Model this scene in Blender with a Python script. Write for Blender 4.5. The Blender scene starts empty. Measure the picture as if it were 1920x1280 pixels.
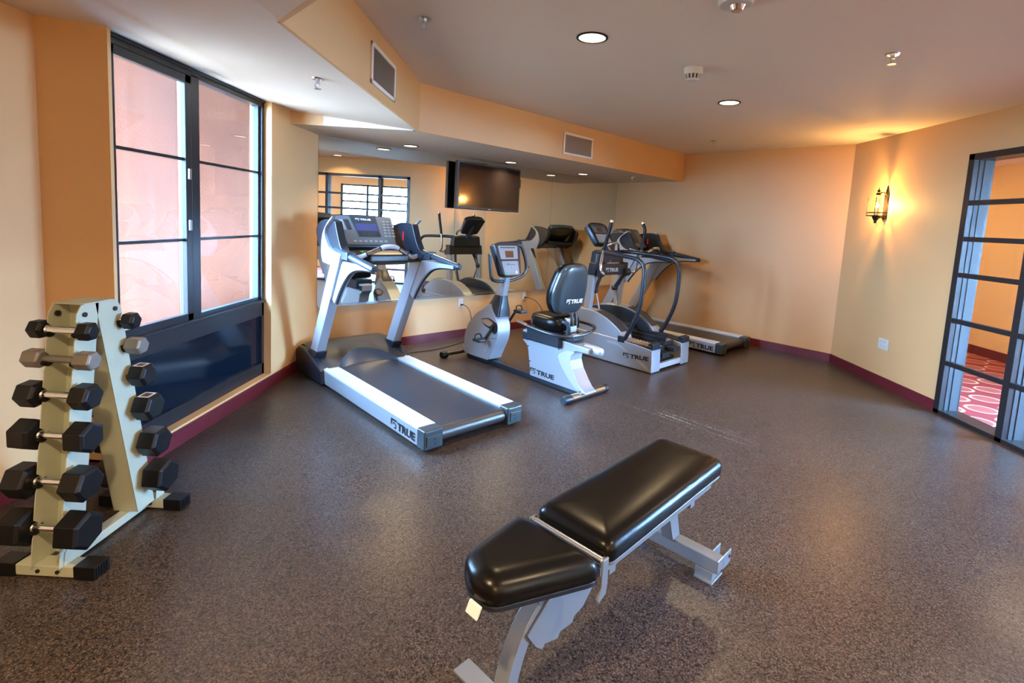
import bpy, bmesh, math, random
from mathutils import Vector, Matrix
random.seed(7)
SC = bpy.context.scene
C = SC.collection
PI = math.pi
R2 = math.sqrt(0.5)

# ------------------------------------------------------------------ materials
def _nt(name):
    m = bpy.data.materials.new(name); m.use_nodes = True
    nt = m.node_tree; return m, nt, nt.nodes, nt.links, nt.nodes['Principled BSDF']
def mat(name, col, rough=0.5, metal=0.0, bump=None, var=None, coat=0.0, spec=0.5):
    m, nt, N, L, b = _nt(name)
    b.inputs['Base Color'].default_value = (*col, 1)
    b.inputs['Roughness'].default_value = rough
    b.inputs['Metallic'].default_value = metal
    b.inputs['Specular IOR Level'].default_value = spec
    b.inputs['Coat Weight'].default_value = coat
    tc = N.new('ShaderNodeTexCoord')
    if bump:
        n = N.new('ShaderNodeTexNoise'); n.inputs['Scale'].default_value = bump[0]; n.inputs['Detail'].default_value = 4
        L.new(tc.outputs['Object'], n.inputs['Vector'])
        bp = N.new('ShaderNodeBump'); bp.inputs['Strength'].default_value = bump[1]; bp.inputs['Distance'].default_value = bump[2] if len(bump) > 2 else 0.004
        L.new(n.outputs['Fac'], bp.inputs['Height']); L.new(bp.outputs['Normal'], b.inputs['Normal'])
    if var:
        n2 = N.new('ShaderNodeTexNoise'); n2.inputs['Scale'].default_value = var[0]; n2.inputs['Detail'].default_value = 3
        L.new(tc.outputs['Object'], n2.inputs['Vector'])
        cr = N.new('ShaderNodeValToRGB')
        a = var[1]
        cr.color_ramp.elements[0].position = 0.3; cr.color_ramp.elements[1].position = 0.7
        cr.color_ramp.elements[0].color = (*[c * (1 - a) for c in col], 1)
        cr.color_ramp.elements[1].color = (*[min(1, c * (1 + a)) for c in col], 1)
        L.new(n2.outputs['Fac'], cr.inputs['Fac']); L.new(cr.outputs['Color'], b.inputs['Base Color'])
    return m
def emit(name, col, strength):
    m = bpy.data.materials.new(name); m.use_nodes = True
    nt = m.node_tree; nt.nodes.clear()
    e = nt.nodes.new('ShaderNodeEmission'); e.inputs[0].default_value = (*col, 1); e.inputs[1].default_value = strength
    o = nt.nodes.new('ShaderNodeOutputMaterial'); nt.links.new(e.outputs[0], o.inputs[0]); return m
def glass(name, tint=(0.92, 0.96, 0.95), refl=1.0, dust=0.0):
    m = bpy.data.materials.new(name); m.use_nodes = True
    nt = m.node_tree; nt.nodes.clear(); N = nt.nodes; L = nt.links
    t = N.new('ShaderNodeBsdfTransparent'); t.inputs[0].default_value = (*tint, 1)
    g = N.new('ShaderNodeBsdfGlossy'); g.inputs['Roughness'].default_value = 0.01
    f = N.new('ShaderNodeLayerWeight'); f.inputs['Blend'].default_value = 0.5
    pw = N.new('ShaderNodeMath'); pw.operation = 'POWER'; pw.inputs[1].default_value = 5; L.new(f.outputs['Facing'], pw.inputs[0])
    mu = N.new('ShaderNodeMath'); mu.operation = 'MULTIPLY_ADD'; mu.inputs[1].default_value = 0.9*refl; mu.inputs[2].default_value = 0.03*refl
    L.new(pw.outputs[0], mu.inputs[0])
    mx = N.new('ShaderNodeMixShader'); L.new(mu.outputs[0], mx.inputs[0]); L.new(t.outputs[0], mx.inputs[1]); L.new(g.outputs[0], mx.inputs[2])
    out = mx.outputs[0]
    if dust:        # dried rain streaks that catch the daylight
        tc = N.new('ShaderNodeTexCoord'); mp = N.new('ShaderNodeMapping'); mp.inputs['Scale'].default_value = (1, 38, .5); L.new(tc.outputs['Object'], mp.inputs[0])
        nz = N.new('ShaderNodeTexNoise'); nz.inputs['Scale'].default_value = 1.0; nz.inputs['Detail'].default_value = 4; L.new(mp.outputs[0], nz.inputs['Vector'])
        mr = N.new('ShaderNodeMapRange'); mr.inputs['From Min'].default_value = .3; mr.inputs['From Max'].default_value = .75; mr.inputs['To Min'].default_value = dust*.35; mr.inputs['To Max'].default_value = dust; L.new(nz.outputs['Fac'], mr.inputs['Value'])
        tl = N.new('ShaderNodeBsdfTranslucent'); tl.inputs[0].default_value = (.9, .88, .86, 1)
        m2 = N.new('ShaderNodeMixShader'); L.new(mr.outputs[0], m2.inputs[0]); L.new(out, m2.inputs[1]); L.new(tl.outputs[0], m2.inputs[2]); out = m2.outputs[0]
    o = N.new('ShaderNodeOutputMaterial'); L.new(out, o.inputs[0]); return m

WALLCOL = (0.66, 0.40, 0.185)
M = {}
M['wall'] = mat('wall_paint', WALLCOL, 0.55, bump=(140, 0.15, 0.002), var=(1.2, 0.03))
M['ceiling'] = mat('ceiling_paint', (0.74, 0.65, 0.58), 0.7, bump=(60, 0.2, 0.002))
M['baseboard'] = mat('burgundy_baseboard', (0.115, 0.012, 0.02), 0.42, var=(8, 0.1))
M['darkframe'] = mat('dark_bronze_frame', (0.022, 0.021, 0.024), 0.38, 0.3)
M['jamb'] = mat('satin_bronze_jamb', (0.014, 0.022, 0.031), 0.6, 0.0)
M['spandrel'] = mat('spandrel_panel', (0.004, 0.008, 0.016), 0.12, spec=0.35)
M['glass'] = glass('window_glass', (0.93, 0.96, 0.96), 1.0)
M['dustyglass'] = glass('dusty_window_glass', (0.93, 0.96, 0.96), 1.0, dust=0.005)
M['lampglass'] = glass('lamp_glass', (0.96, 0.94, 0.88), 0.8)
M['mirror'] = mat('mirror_silver', (0.80, 0.84, 0.80), 0.0, 1.0)
M['chrome'] = mat('chrome', (0.75, 0.76, 0.78), 0.12, 1.0)
M['steel'] = mat('brushed_steel', (0.55, 0.56, 0.58), 0.3, 1.0)
M['silver'] = mat('silver_paint', (0.34, 0.375, 0.43), 0.34, 0.35, coat=0.15)
M['silverlt'] = mat('light_silver_plastic', (0.44, 0.46, 0.50), 0.36, 0.2)
M['whitealu'] = mat('ribbed_white_aluminium', (0.62, 0.64, 0.67), 0.4, 0.2)
M['bluegrey'] = mat('slate_blue_plastic', (0.022, 0.033, 0.050), 0.32)
M['navy'] = mat('dark_navy_plastic', (0.010, 0.014, 0.022), 0.34)
M['black'] = mat('black_plastic', (0.013, 0.013, 0.015), 0.4)
M['hoodgrey'] = mat('charcoal_hood_plastic', (0.034, 0.032, 0.032), 0.36, bump=(400, 0.08, 0.001))
M['belt'] = mat('running_belt', (0.022, 0.026, 0.034), 0.33, bump=(600, 0.12, 0.001))
M['teal'] = mat('teal_grey_plastic', (0.028, 0.042, 0.052), 0.3)
M['shell'] = mat('teal_back_shell', (0.030, 0.044, 0.054), 0.26)
M['leather'] = mat('black_vinyl', (0.0035, 0.003, 0.0028), 0.28, bump=(260, 0.06, 0.001), spec=0.2)
M['rubber'] = mat('black_rubber', (0.004, 0.004, 0.005), 0.42, spec=0.3)
M['hexiron'] = mat('grey_cast_iron', (0.19, 0.18, 0.165), 0.45, 0.4)
M['rackcream'] = mat('cream_powder_coat', (0.40, 0.43, 0.34), 0.42, coat=0.1)
M['benchgrey'] = mat('grey_powder_coat', (0.17, 0.195, 0.23), 0.34, 0.25, coat=0.2)
M['panelgrey'] = mat('console_panel_grey', (0.10, 0.12, 0.135), 0.42)
M['panellight'] = mat('console_panel_light', (0.27, 0.29, 0.31), 0.42)
M['screen'] = mat('lcd_screen_violet', (0.055, 0.06, 0.16), 0.2)
M['lcdamber'] = mat('lcd_screen_amber', (0.12, 0.045, 0.018), 0.25)
M['screendk'] = mat('dark_screen_glass', (0.035, 0.04, 0.045), 0.2)
M['tvscreen'] = mat('tv_screen', (0.006, 0.005, 0.006), 0.09, spec=0.6)
M['white'] = mat('white_plastic', (0.60, 0.60, 0.58), 0.45)
M['whitetext'] = mat('white_print', (0.8, 0.8, 0.8), 0.5)
M['greytext'] = mat('grey_print', (0.42, 0.44, 0.44), 0.5)
M['blacktext'] = mat('black_print', (0.008, 0.008, 0.012), 0.5)
M['goldtext'] = mat('gold_print', (0.55, 0.38, 0.12), 0.5)
M['green'] = mat('green_button', (0.08, 0.42, 0.10), 0.4)
M['red'] = mat('red_knob', (0.5, 0.01, 0.03), 0.4)
M['ventwhite'] = mat('vent_white', (0.85, 0.80, 0.74), 0.5)
M['ventgrey'] = mat('vent_louvre_grey', (0.50, 0.45, 0.40), 0.55)
M['iron'] = mat('wrought_iron', (0.03, 0.02, 0.012), 0.45, 0.6)
M['candle'] = mat('candle_sleeve', (0.75, 0.66, 0.48), 0.6)
M['pinkwall'] = mat('terracotta_stucco', (0.17, 0.049, 0.0175), 0.9, bump=(30, 0.4, 0.01), var=(2.5, 0.10))
M['concrete'] = mat('pale_concrete', (0.27, 0.165, 0.10), 0.9, var=(3, 0.1))
M['corrwall'] = mat('corridor_wall_paint', (0.80, 0.53, 0.24), 0.55, var=(1.0, 0.03))
M['tan'] = mat('tan_marks_and_lit_tread', (0.32, 0.20, 0.12), 0.55)  # on the elliptical treads this tan stands for warm light
M['bulb'] = emit('lamp_flame', (1.0, 0.62, 0.22), 70)
M['can'] = emit('downlight_lamp', (1.0, 0.80, 0.52), 5)

def floor_material():
    m, nt, N, L, b = _nt('speckled_rubber_floor')
    tc = N.new('ShaderNodeTexCoord')
    def noise(scale, detail, rough=0.5):
        n = N.new('ShaderNodeTexNoise'); n.inputs['Scale'].default_value = scale; n.inputs['Detail'].default_value = detail
        n.inputs['Roughness'].default_value = rough; L.new(tc.outputs['Object'], n.inputs['Vector']); return n
    def chips(scale, thr, soft, rnd=1.0):
        v = N.new('ShaderNodeTexVoronoi'); v.feature = 'F1'; v.inputs['Scale'].default_value = scale; v.inputs['Randomness'].default_value = rnd
        nz = noise(scale*1.3, 2); mxv = N.new('ShaderNodeMix'); mxv.data_type = 'VECTOR'; mxv.inputs['Factor'].default_value = 0.012
        L.new(tc.outputs['Object'], mxv.inputs['A']); L.new(nz.outputs['Color'], mxv.inputs['B']); L.new(mxv.outputs['Result'], v.inputs['Vector'])
        sp = N.new('ShaderNodeSeparateColor'); L.new(v.outputs['Color'], sp.inputs[0])
        m_ = N.new('ShaderNodeMapRange'); m_.inputs['From Min'].default_value = thr; m_.inputs['From Max'].default_value = thr+soft; L.new(sp.outputs[0], m_.inputs['Value'])
        return m_.outputs[0]
    n1 = noise(140, 2, 0.6)
    cr = N.new('ShaderNodeValToRGB'); e = cr.color_ramp.elements
    e[0].position = 0.32; e[0].color = (0.029, 0.021, 0.0175, 1)
    e[1].position = 0.70; e[1].color = (0.070, 0.0525, 0.0455, 1)
    L.new(n1.outputs['Fac'], cr.inputs['Fac'])
    d1 = N.new('ShaderNodeMix'); d1.data_type = 'RGBA'; L.new(chips(165, .66, .06), d1.inputs['Factor']); L.new(cr.outputs['Color'], d1.inputs['A']); d1.inputs['B'].default_value = (0.010, 0.009, 0.011, 1)
    d2 = N.new('ShaderNodeMix'); d2.data_type = 'RGBA'; L.new(chips(235, .80, .05), d2.inputs['Factor']); L.new(d1.outputs['Result'], d2.inputs['A']); d2.inputs['B'].default_value = (0.115, 0.088, 0.075, 1)
    n2 = noise(1.3, 3)
    mr = N.new('ShaderNodeMapRange'); mr.inputs['To Min'].default_value = 0.88; mr.inputs['To Max'].default_value = 1.12
    L.new(n2.outputs['Fac'], mr.inputs['Value'])
    mx = N.new('ShaderNodeMix'); mx.data_type = 'RGBA'; mx.blend_type = 'MULTIPLY'; mx.inputs['Factor'].default_value = 1
    L.new(d2.outputs['Result'], mx.inputs['A']); L.new(mr.outputs['Result'], mx.inputs['B'])
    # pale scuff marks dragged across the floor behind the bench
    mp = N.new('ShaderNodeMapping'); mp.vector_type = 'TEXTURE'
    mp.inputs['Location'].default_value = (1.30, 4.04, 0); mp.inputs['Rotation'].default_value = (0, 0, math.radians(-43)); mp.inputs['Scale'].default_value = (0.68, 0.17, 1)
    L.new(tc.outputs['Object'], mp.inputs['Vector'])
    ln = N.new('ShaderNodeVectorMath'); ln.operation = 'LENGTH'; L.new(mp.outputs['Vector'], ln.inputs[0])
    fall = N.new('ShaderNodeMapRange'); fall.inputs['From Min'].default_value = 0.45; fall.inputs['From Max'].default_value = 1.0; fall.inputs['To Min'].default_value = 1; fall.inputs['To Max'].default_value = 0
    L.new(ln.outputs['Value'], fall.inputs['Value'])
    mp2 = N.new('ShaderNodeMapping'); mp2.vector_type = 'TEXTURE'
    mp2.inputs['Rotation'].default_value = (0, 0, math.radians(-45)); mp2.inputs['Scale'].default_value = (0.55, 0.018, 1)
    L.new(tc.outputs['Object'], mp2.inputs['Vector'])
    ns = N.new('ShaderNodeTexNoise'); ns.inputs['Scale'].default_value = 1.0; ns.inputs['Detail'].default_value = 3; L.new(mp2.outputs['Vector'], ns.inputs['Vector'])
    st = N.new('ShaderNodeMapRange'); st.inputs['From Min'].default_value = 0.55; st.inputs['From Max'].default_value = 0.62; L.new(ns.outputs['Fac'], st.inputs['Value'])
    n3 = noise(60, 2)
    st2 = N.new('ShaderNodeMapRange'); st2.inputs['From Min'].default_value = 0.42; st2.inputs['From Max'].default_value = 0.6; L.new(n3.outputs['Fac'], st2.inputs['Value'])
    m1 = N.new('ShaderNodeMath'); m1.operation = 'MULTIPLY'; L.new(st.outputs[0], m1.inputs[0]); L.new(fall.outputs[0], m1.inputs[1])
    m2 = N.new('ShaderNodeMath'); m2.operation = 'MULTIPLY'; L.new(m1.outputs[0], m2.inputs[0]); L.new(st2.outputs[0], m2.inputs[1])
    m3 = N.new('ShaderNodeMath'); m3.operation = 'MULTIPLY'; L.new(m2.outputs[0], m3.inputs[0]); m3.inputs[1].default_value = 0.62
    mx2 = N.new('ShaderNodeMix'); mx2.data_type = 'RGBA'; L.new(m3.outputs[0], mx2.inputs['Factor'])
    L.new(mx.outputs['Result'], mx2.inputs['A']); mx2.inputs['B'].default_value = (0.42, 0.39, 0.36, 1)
    L.new(mx2.outputs['Result'], b.inputs['Base Color'])
    b.inputs['Roughness'].default_value = 0.31
    b.inputs['Specular IOR Level'].default_value = 0.32
    bp = N.new('ShaderNodeBump'); bp.inputs['Strength'].default_value = 0.10; bp.inputs['Distance'].default_value = 0.002
    L.new(n1.outputs['Fac'], bp.inputs['Height']); L.new(bp.outputs['Normal'], b.inputs['Normal'])
    return m
M['floor'] = floor_material()

def carpet_material():
    m, nt, N, L, b = _nt('red_oval_carpet')
    tc = N.new('ShaderNodeTexCoord')
    sep = N.new('ShaderNodeSeparateXYZ')
    L.new(tc.outputs['Object'], sep.inputs[0])
    def mth(op, a, bv=None, clamp=False):
        n = N.new('ShaderNodeMath'); n.operation = op
        for i, v in enumerate((a, bv)):
            if v is None: continue
            if isinstance(v, (int, float)): n.inputs[i].default_value = v
            else: L.new(v, n.inputs[i])
        return n.outputs[0]
    P = 0.34
    fx = mth('DIVIDE', mth('SUBTRACT', sep.outputs['X'], 5.10 - P/2), P); fy_ = mth('DIVIDE', mth('SUBTRACT', sep.outputs['Y'], 5.44 - P/2), P)
    fu = mth('SUBTRACT', mth('SUBTRACT', fx, mth('FLOOR', fx)), 0.5); fv = mth('SUBTRACT', mth('SUBTRACT', fy_, mth('FLOOR', fy_)), 0.5)
    d = mth('SQRT', mth('ADD', mth('POWER', mth('DIVIDE', fu, 0.47), 2), mth('POWER', mth('DIVIDE', fv, 0.42), 2)))
    ring = mth('SUBTRACT', 1.0, mth('MULTIPLY', mth('ABSOLUTE', mth('SUBTRACT', d, 0.82)), 8.5))
    cl = N.new('ShaderNodeClamp'); L.new(ring, cl.inputs[0])
    inner = mth('LESS_THAN', d, 0.80)
    a = N.new('ShaderNodeMix'); a.data_type = 'RGBA'; L.new(inner, a.inputs['Factor'])
    a.inputs['A'].default_value = (0.26, 0.018, 0.022, 1); a.inputs['B'].default_value = (0.34, 0.075, 0.06, 1)
    c = N.new('ShaderNodeMix'); c.data_type = 'RGBA'; L.new(cl.outputs[0], c.inputs['Factor'])
    L.new(a.outputs['Result'], c.inputs['A']); c.inputs['B'].default_value = (0.68, 0.55, 0.42, 1)
    L.new(c.outputs['Result'], b.inputs['Base Color']); b.inputs['Roughness'].default_value = 0.9
    return m
M['carpet'] = carpet_material()

# ------------------------------------------------------------------ mesh helpers
class MB:
    def __init__(s): s.bm = bmesh.new()
    def poly(s, pts):
        try: return s.bm.faces.new([s.bm.verts.new(p) for p in pts])
        except ValueError: return None
    def box(s, x0, x1, y0, y1, z0, z1):
        x0, x1 = sorted((x0, x1)); y0, y1 = sorted((y0, y1)); z0, z1 = sorted((z0, z1))
        v = [s.bm.verts.new(p) for p in ((x0,y0,z0),(x1,y0,z0),(x1,y1,z0),(x0,y1,z0),(x0,y0,z1),(x1,y0,z1),(x1,y1,z1),(x0,y1,z1))]
        for f in ((0,3,2,1),(4,5,6,7),(0,1,5,4),(1,2,6,5),(2,3,7,6),(3,0,4,7)): s.bm.faces.new([v[i] for i in f])
        return s
    def hexa(s, bot, top):
        v = [s.bm.verts.new(p) for p in list(bot) + list(top)]; n = len(bot)
        s.bm.faces.new(v[:n][::-1]); s.bm.faces.new(v[n:])
        for i in range(n): s.bm.faces.new((v[i], v[(i+1)%n], v[n+(i+1)%n], v[n+i]))
        return s
    def prism(s, prof, a, b, axis='x'):
        """profile of 2D points extruded along an axis: x -> (y,z), y -> (x,z), z -> (x,y)"""
        def P(p, t):
            return (t, p[0], p[1]) if axis == 'x' else (p[0], t, p[1]) if axis == 'y' else (p[0], p[1], t)
        return s.hexa([P(p, a) for p in prof], [P(p, b) for p in prof])
    def loft(s, rings, cap=True, closed=True):
        vs = [[s.bm.verts.new(p) for p in r] for r in rings]; n = len(rings[0])
        for a, b in zip(vs, vs[1:]):
            for i in range(n if closed else n - 1):
                s.bm.faces.new((a[i], a[(i+1)%n], b[(i+1)%n], b[i]))
        if cap and closed: s.bm.faces.new(vs[0][::-1]); s.bm.faces.new(vs[-1])
        return s
    def tube(s, path, r, n=10, r2=None, smooth=0, closed=False):
        P = [Vector(p) for p in path]
        if smooth and len(P) > 2: P = curve(P, smooth)
        rings = []; m = len(P); up = None
        for i, p in enumerate(P):
            t = (P[min(i+1, m-1)] - P[max(i-1, 0)]).normalized()
            if up is None:
                up = Vector((0,0,1)) if abs(t.z) < 0.9 else Vector((1,0,0))
            a = t.cross(up).normalized(); up = a.cross(t).normalized()
            rr = r if r2 is None else r + (r2 - r) * i / max(1, m-1)
            rings.append([p + (a*math.cos(k*2*PI/n) + up*math.sin(k*2*PI/n))*rr for k in range(n)])
        return s.loft(rings)
    def cyl(s, p0, p1, r, n=16, r2=None): return s.tube([p0, p1], r, n, r if r2 is None else r2)
    def ball(s, c, r, n=10, sc=(1,1,1)):
        res = bmesh.ops.create_uvsphere(s.bm, u_segments=n, v_segments=max(5, n//2+1), radius=r)
        for v in res['verts']: v.co = Vector((v.co.x*sc[0], v.co.y*sc[1], v.co.z*sc[2])) + Vector(c)
        return s
    def xf(s, mtx): bmesh.ops.transform(s.bm, matrix=mtx, verts=s.bm.verts); return s
    def build(s, name, m, parent=None, bev=0, seg=2, ang=35, loc=None):
        bmesh.ops.recalc_face_normals(s.bm, faces=s.bm.faces)
        me = bpy.data.meshes.new(name); s.bm.to_mesh(me); s.bm.free()
        me.materials.append(M[m] if isinstance(m, str) else m)
        me.polygons.foreach_set('use_smooth', [True]*len(me.polygons))
        me.set_sharp_from_angle(angle=math.radians(ang))
        o = bpy.data.objects.new(name, me); C.objects.link(o)
        if parent: o.parent = parent
        if loc: o.location = loc
        if bev:
            b = o.modifiers.new('Bevel', 'BEVEL'); b.width = bev; b.segments = seg; b.limit_method = 'ANGLE'; b.angle_limit = math.radians(30); b.harden_normals = True
        return o
def curve(P, k):
    """Catmull-Rom through the points"""
    out = []; m = len(P)
    for i in range(m-1):
        p0, p1, p2, p3 = P[max(i-1,0)], P[i], P[i+1], P[min(i+2,m-1)]
        for j in range(k):
            t = j/k
            out.append(0.5*((2*p1)+(p2-p0)*t+(2*p0-5*p1+4*p2-p3)*t*t+(3*p1-p0-3*p2+p3)*t**3))
    out.append(P[-1]); return out
def smooth2(pts, k=4, closed=False):
    P = [Vector((p[0], p[1], 0)) for p in pts]
    return [(v.x, v.y) for v in curve(P, k)]
def roundpoly(pts, r, n=5):
    out = []; m = len(pts)
    for i in range(m):
        p = Vector(pts[i]); a = Vector(pts[i-1]) - p; b = Vector(pts[(i+1)%m]) - p
        rr = r[i] if isinstance(r, (list, tuple)) else r
        d = min(rr, a.length*0.48, b.length*0.48)
        p0 = p + a.normalized()*d; p1 = p + b.normalized()*d
        for k in range(n+1):
            t = k/n; out.append(tuple(p0*(1-t)**2 + p*2*t*(1-t) + p1*t*t))
    return out
def inset(poly, d):
    n = len(poly); c = Vector((0, 0))
    for p in poly: c += Vector(p)
    c /= n; out = []
    for i in range(n):
        a, p, b = Vector(poly[i-1]), Vector(poly[i]), Vector(poly[(i+1)%n])
        t = (b - a); nn = Vector((-t.y, t.x)).normalized()
        if nn.dot(c - p) < 0: nn = -nn
        q = p + nn*min(d, (c-p).length*0.9); out.append((q.x, q.y))
    return out
def shrink(pts, d):
    """exact offset of a convex polygon"""
    n = len(pts); c = sum((Vector(p) for p in pts), Vector((0, 0)))/n; L = []
    for i in range(n):
        a, b = Vector(pts[i]), Vector(pts[(i+1)%n]); t = (b-a).normalized(); nn = Vector((-t.y, t.x))
        if nn.dot(c-a) < 0: nn = -nn
        L.append((a+nn*d, t))
    out = []
    for i in range(n):
        (p, t), (q, u) = L[i-1], L[i]; den = t.x*u.y - t.y*u.x
        k = ((q.x-p.x)*u.y - (q.y-p.y)*u.x)/den; out.append(tuple(p+t*k))
    return out
class Outline:
    """rounded convex outline that can be offset inwards"""
    def __init__(s, pts, r, n): s.p, s.n = pts, n; s.r = list(r) if isinstance(r, (list, tuple)) else [r]*len(pts)
    def at(s, d): return roundpoly(shrink(s.p, d), [max(.012, q-d*.6) for q in s.r], s.n)
def pad(mb, outline, layers, map3):
    """stack of inset outlines: layers = [(inset, height)]"""
    mb.loft([[map3(x, y, h) for x, y in outline.at(d)] for d, h in layers]); return mb

def tag(o, label, cat, group=None):
    o['label'] = label; o['category'] = cat
    if group: o['group'] = group
    return o
def empty(name, loc, rz, label, cat, group=None):
    o = bpy.data.objects.new(name, None); C.objects.link(o); o.empty_display_size = 0.1
    o.location = loc; o.rotation_euler = (0, 0, rz); return tag(o, label, cat, group)
def struct(o): o['kind'] = 'structure'; return o
def uv(u, v, z=0.0): return ((u - v)*R2, (u + v)*R2, z)
def copy_tree(o, parent=None):
    c = o.copy(); C.objects.link(c)
    if parent: c.parent = parent
    for ch in list(o.children): copy_tree(ch, c)
    return c

def text_bm(s, txt, height, origin, right, up, depth=0.0015, bold=0.012, width=None):
    cu = bpy.data.curves.new('lettering_curve', 'FONT'); cu.body = txt; cu.size = 1.0; cu.extrude = 0.0; cu.offset = bold
    cu.resolution_u = 3
    o = bpy.data.objects.new('lettering_curve', cu); C.objects.link(o)
    dg = bpy.context.evaluated_depsgraph_get(); dg.update()
    me = bpy.data.meshes.new_from_object(o.evaluated_get(dg))
    xs = [v.co.x for v in me.vertices]; ys = [v.co.y for v in me.vertices]
    x0, x1, y0, y1 = min(xs), max(xs), min(ys), max(ys)
    k = height/(y1-y0); kx = k if width is None else width/(x1-x0)
    Rt, Up = Vector(right).normalized(), Vector(up).normalized(); Nn = Rt.cross(Up)
    O = Vector(origin)
    vs = [s.bm.verts.new(O + Rt*(v.co.x-x0)*kx + Up*(v.co.y-y0)*k + Nn*depth) for v in me.vertices]
    for p in me.polygons:
        try: s.bm.faces.new([vs[i] for i in p.vertices])
        except ValueError: pass
    bpy.data.objects.remove(o); bpy.data.curves.remove(cu); bpy.data.meshes.remove(me)
def logo(name, parent, m, origin, right, up, h, width):
    """the maker's mark (arch over a wedge) followed by TRUE, as printed on the machines"""
    s = MB(); Rt, Up = Vector(right).normalized(), Vector(up).normalized(); Nn = Rt.cross(Up); O = Vector(origin)
    gw = width*0.26
    def P(x, y): return O + Rt*(x*gw) + Up*(y*h) + Nn*0.0015
    s.poly([P(*p) for p in ((0,1.1),(1.0,1.1),(0.92,0.86),(0.20,0.86))])
    s.poly([P(*p) for p in ((0,1.1),(0.20,0.86),(0.17,0.55),(0.0,0.15))])
    arc = [(0.28+0.62*t, 0.36+0.40*math.sin(PI*(0.15+0.85*t))) for t in [i/6 for i in range(7)]]
    arc2 = [(x*0.93+0.02, y-0.17) for x, y in arc]
    for i in range(6): s.poly([P(*arc[i]), P(*arc[i+1]), P(*arc2[i+1]), P(*arc2[i])])
    s.poly([P(*p) for p in ((0.40,0.0),(0.86,0.0),(0.80,0.26))])
    text_bm(s, 'TRUE', h, O + Rt*(gw*1.08), right, up, width=width-gw*1.08, bold=0.045)
    return s.build(name, m, parent)
# ------------------------------------------------------------------ the setting
XL, XW, XR, XC = -2.56, -2.19, 3.854, 6.53       # far-left wall, window wall, right wall, corridor outer wall
HC, HS, VM, UB = 2.702, 2.288, 5.208, 7.187      # ceiling, soffit, mirror wall, back wall
YP, YW = 2.64, 4.255                             # window wall corner, window reveal end
YREAR = -2.6
def xy(u, v): return uv(u, v)[:2]
def wallbox(mb, p0, p1, z0, z1, t):
    """wall from p0 to p1 (floor plan), thickness t to the left of the direction"""
    d = Vector(p1) - Vector(p0); n = Vector((-d.y, d.x)).normalized()*t
    q = [Vector(p0), Vector(p1), Vector(p1)+n, Vector(p0)+n]
    mb.hexa([(a.x, a.y, z0) for a in q], [(a.x, a.y, z1) for a in q]); return mb
ZT = 2.85
CM = (XW, XW + 7.3657); CB = xy(UB, VM); CRB = (XR, 10.164 - XR)
# floor
mb = MB(); mb.hexa([(-2.75,YREAR-.1,-.1),(XR+.02,YREAR-.1,-.1),(XR+.02,CRB[1]+.15,-.1),(1.4,9.0,-.1),(-2.75,5.2,-.1)],
                   [(-2.75,YREAR-.1,0),(XR+.02,YREAR-.1,0),(XR+.02,CRB[1]+.15,0),(1.4,9.0,0),(-2.75,5.2,0)])
struct(mb.build('floor', 'floor'))
mb = MB(); mb.hexa([(-2.75,YREAR-.1,HC),(XR+.1,YREAR-.1,HC),(XR+.1,CRB[1]+.2,HC),(1.4,9.05,HC),(-2.75,5.2,HC)],
                   [(-2.75,YREAR-.1,HC+.12),(XR+.1,YREAR-.1,HC+.12),(XR+.1,CRB[1]+.2,HC+.12),(1.4,9.05,HC+.12),(-2.75,5.2,HC+.12)])
struct(mb.build('ceiling', 'ceiling'))
# window wall: sill strip, right pier, stub beside the window
mb = MB(); mb.box(XW-.2, XW, YP, YW, -.02, .118); mb.box(XW-.18, XW, YW, 5.30, -.02, ZT)
mb.box(XL-.16, XW, YP, YP+.022, -.02, ZT); mb.box(XW-.18, XW-.005, YP+.01, YW+.01, 2.415, ZT)
struct(mb.build('wall_window', 'wall'))
mb = MB(); mb.box(XL-.16, XL, YREAR-.12, YP+.01, -.02, ZT); struct(mb.build('wall_left', 'wall'))
mb = MB(); wallbox(mb, xy(1.95, VM), xy(UB+.1, VM), -.02, ZT, .12); struct(mb.build('wall_mirror', 'wall'))
mb = MB(); wallbox(mb, xy(UB, VM+.1), (XR+.08, 10.164-XR-.08), -.02, ZT, .12); struct(mb.build('wall_back', 'wall'))
PY0, PY1, PZ = -2.10, 4.624, 2.362                # glazed partition in the right wall
WT = 0.15
mb = MB(); mb.box(XR, XR+WT, PY1, CRB[1]+.1, -.02, ZT); mb.box(XR, XR+WT, PY0, PY1, PZ, ZT); mb.box(XR, XR+WT, YREAR-.12, PY0, -.02, ZT)
struct(mb.build('wall_right', 'wall'))
mb = MB(); mb.box(XL-.16, XR+.15, YREAR-.12, YREAR, -.02, ZT); struct(mb.build('wall_rear', 'wall'))

# soffit: flat beam by the mirror, sloping bulkhead by the window, faces painted like the walls
SA = (-1.055, 4.592); SB = (-1.053, 2.127); SCp = (-0.30, 1.374); SD = (-0.30, YREAR); SE = xy(UB+.02, 3.9933)
def zs(x): return HS + (-1.055 - x)*0.0985 if x < -1.055 else HS
mb = MB()
mb.poly([(*CM,HS), (*CB,HS), (*SE,HS), (*SA,HS), (XW,4.578,HS)])
mb.poly([(XW-.2,4.578,zs(XW-.2)), (*SA,HS), (*SB,HS), (XW-.2,SB[1],zs(XW-.2))])
mb.poly([(XW-.2,YP+.01,zs(XW-.2)), (XW-.2,SB[1],zs(XW-.2)), (XL-.05,SB[1],zs(XL-.05)), (XL-.05,YP+.01,zs(XL-.05))])
mb.poly([(XL-.05,SB[1],zs(XL-.05)), (*SB,HS), (SB[0],YREAR,HS), (XL-.05,YREAR,zs(XL-.05))])
mb.poly([(*SB,HS), (*SCp,HS), (*SD,HS), (SB[0],YREAR,HS)])
soff = struct(mb.build('ceiling_soffit', 'ceiling'))
mb = MB()
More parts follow.
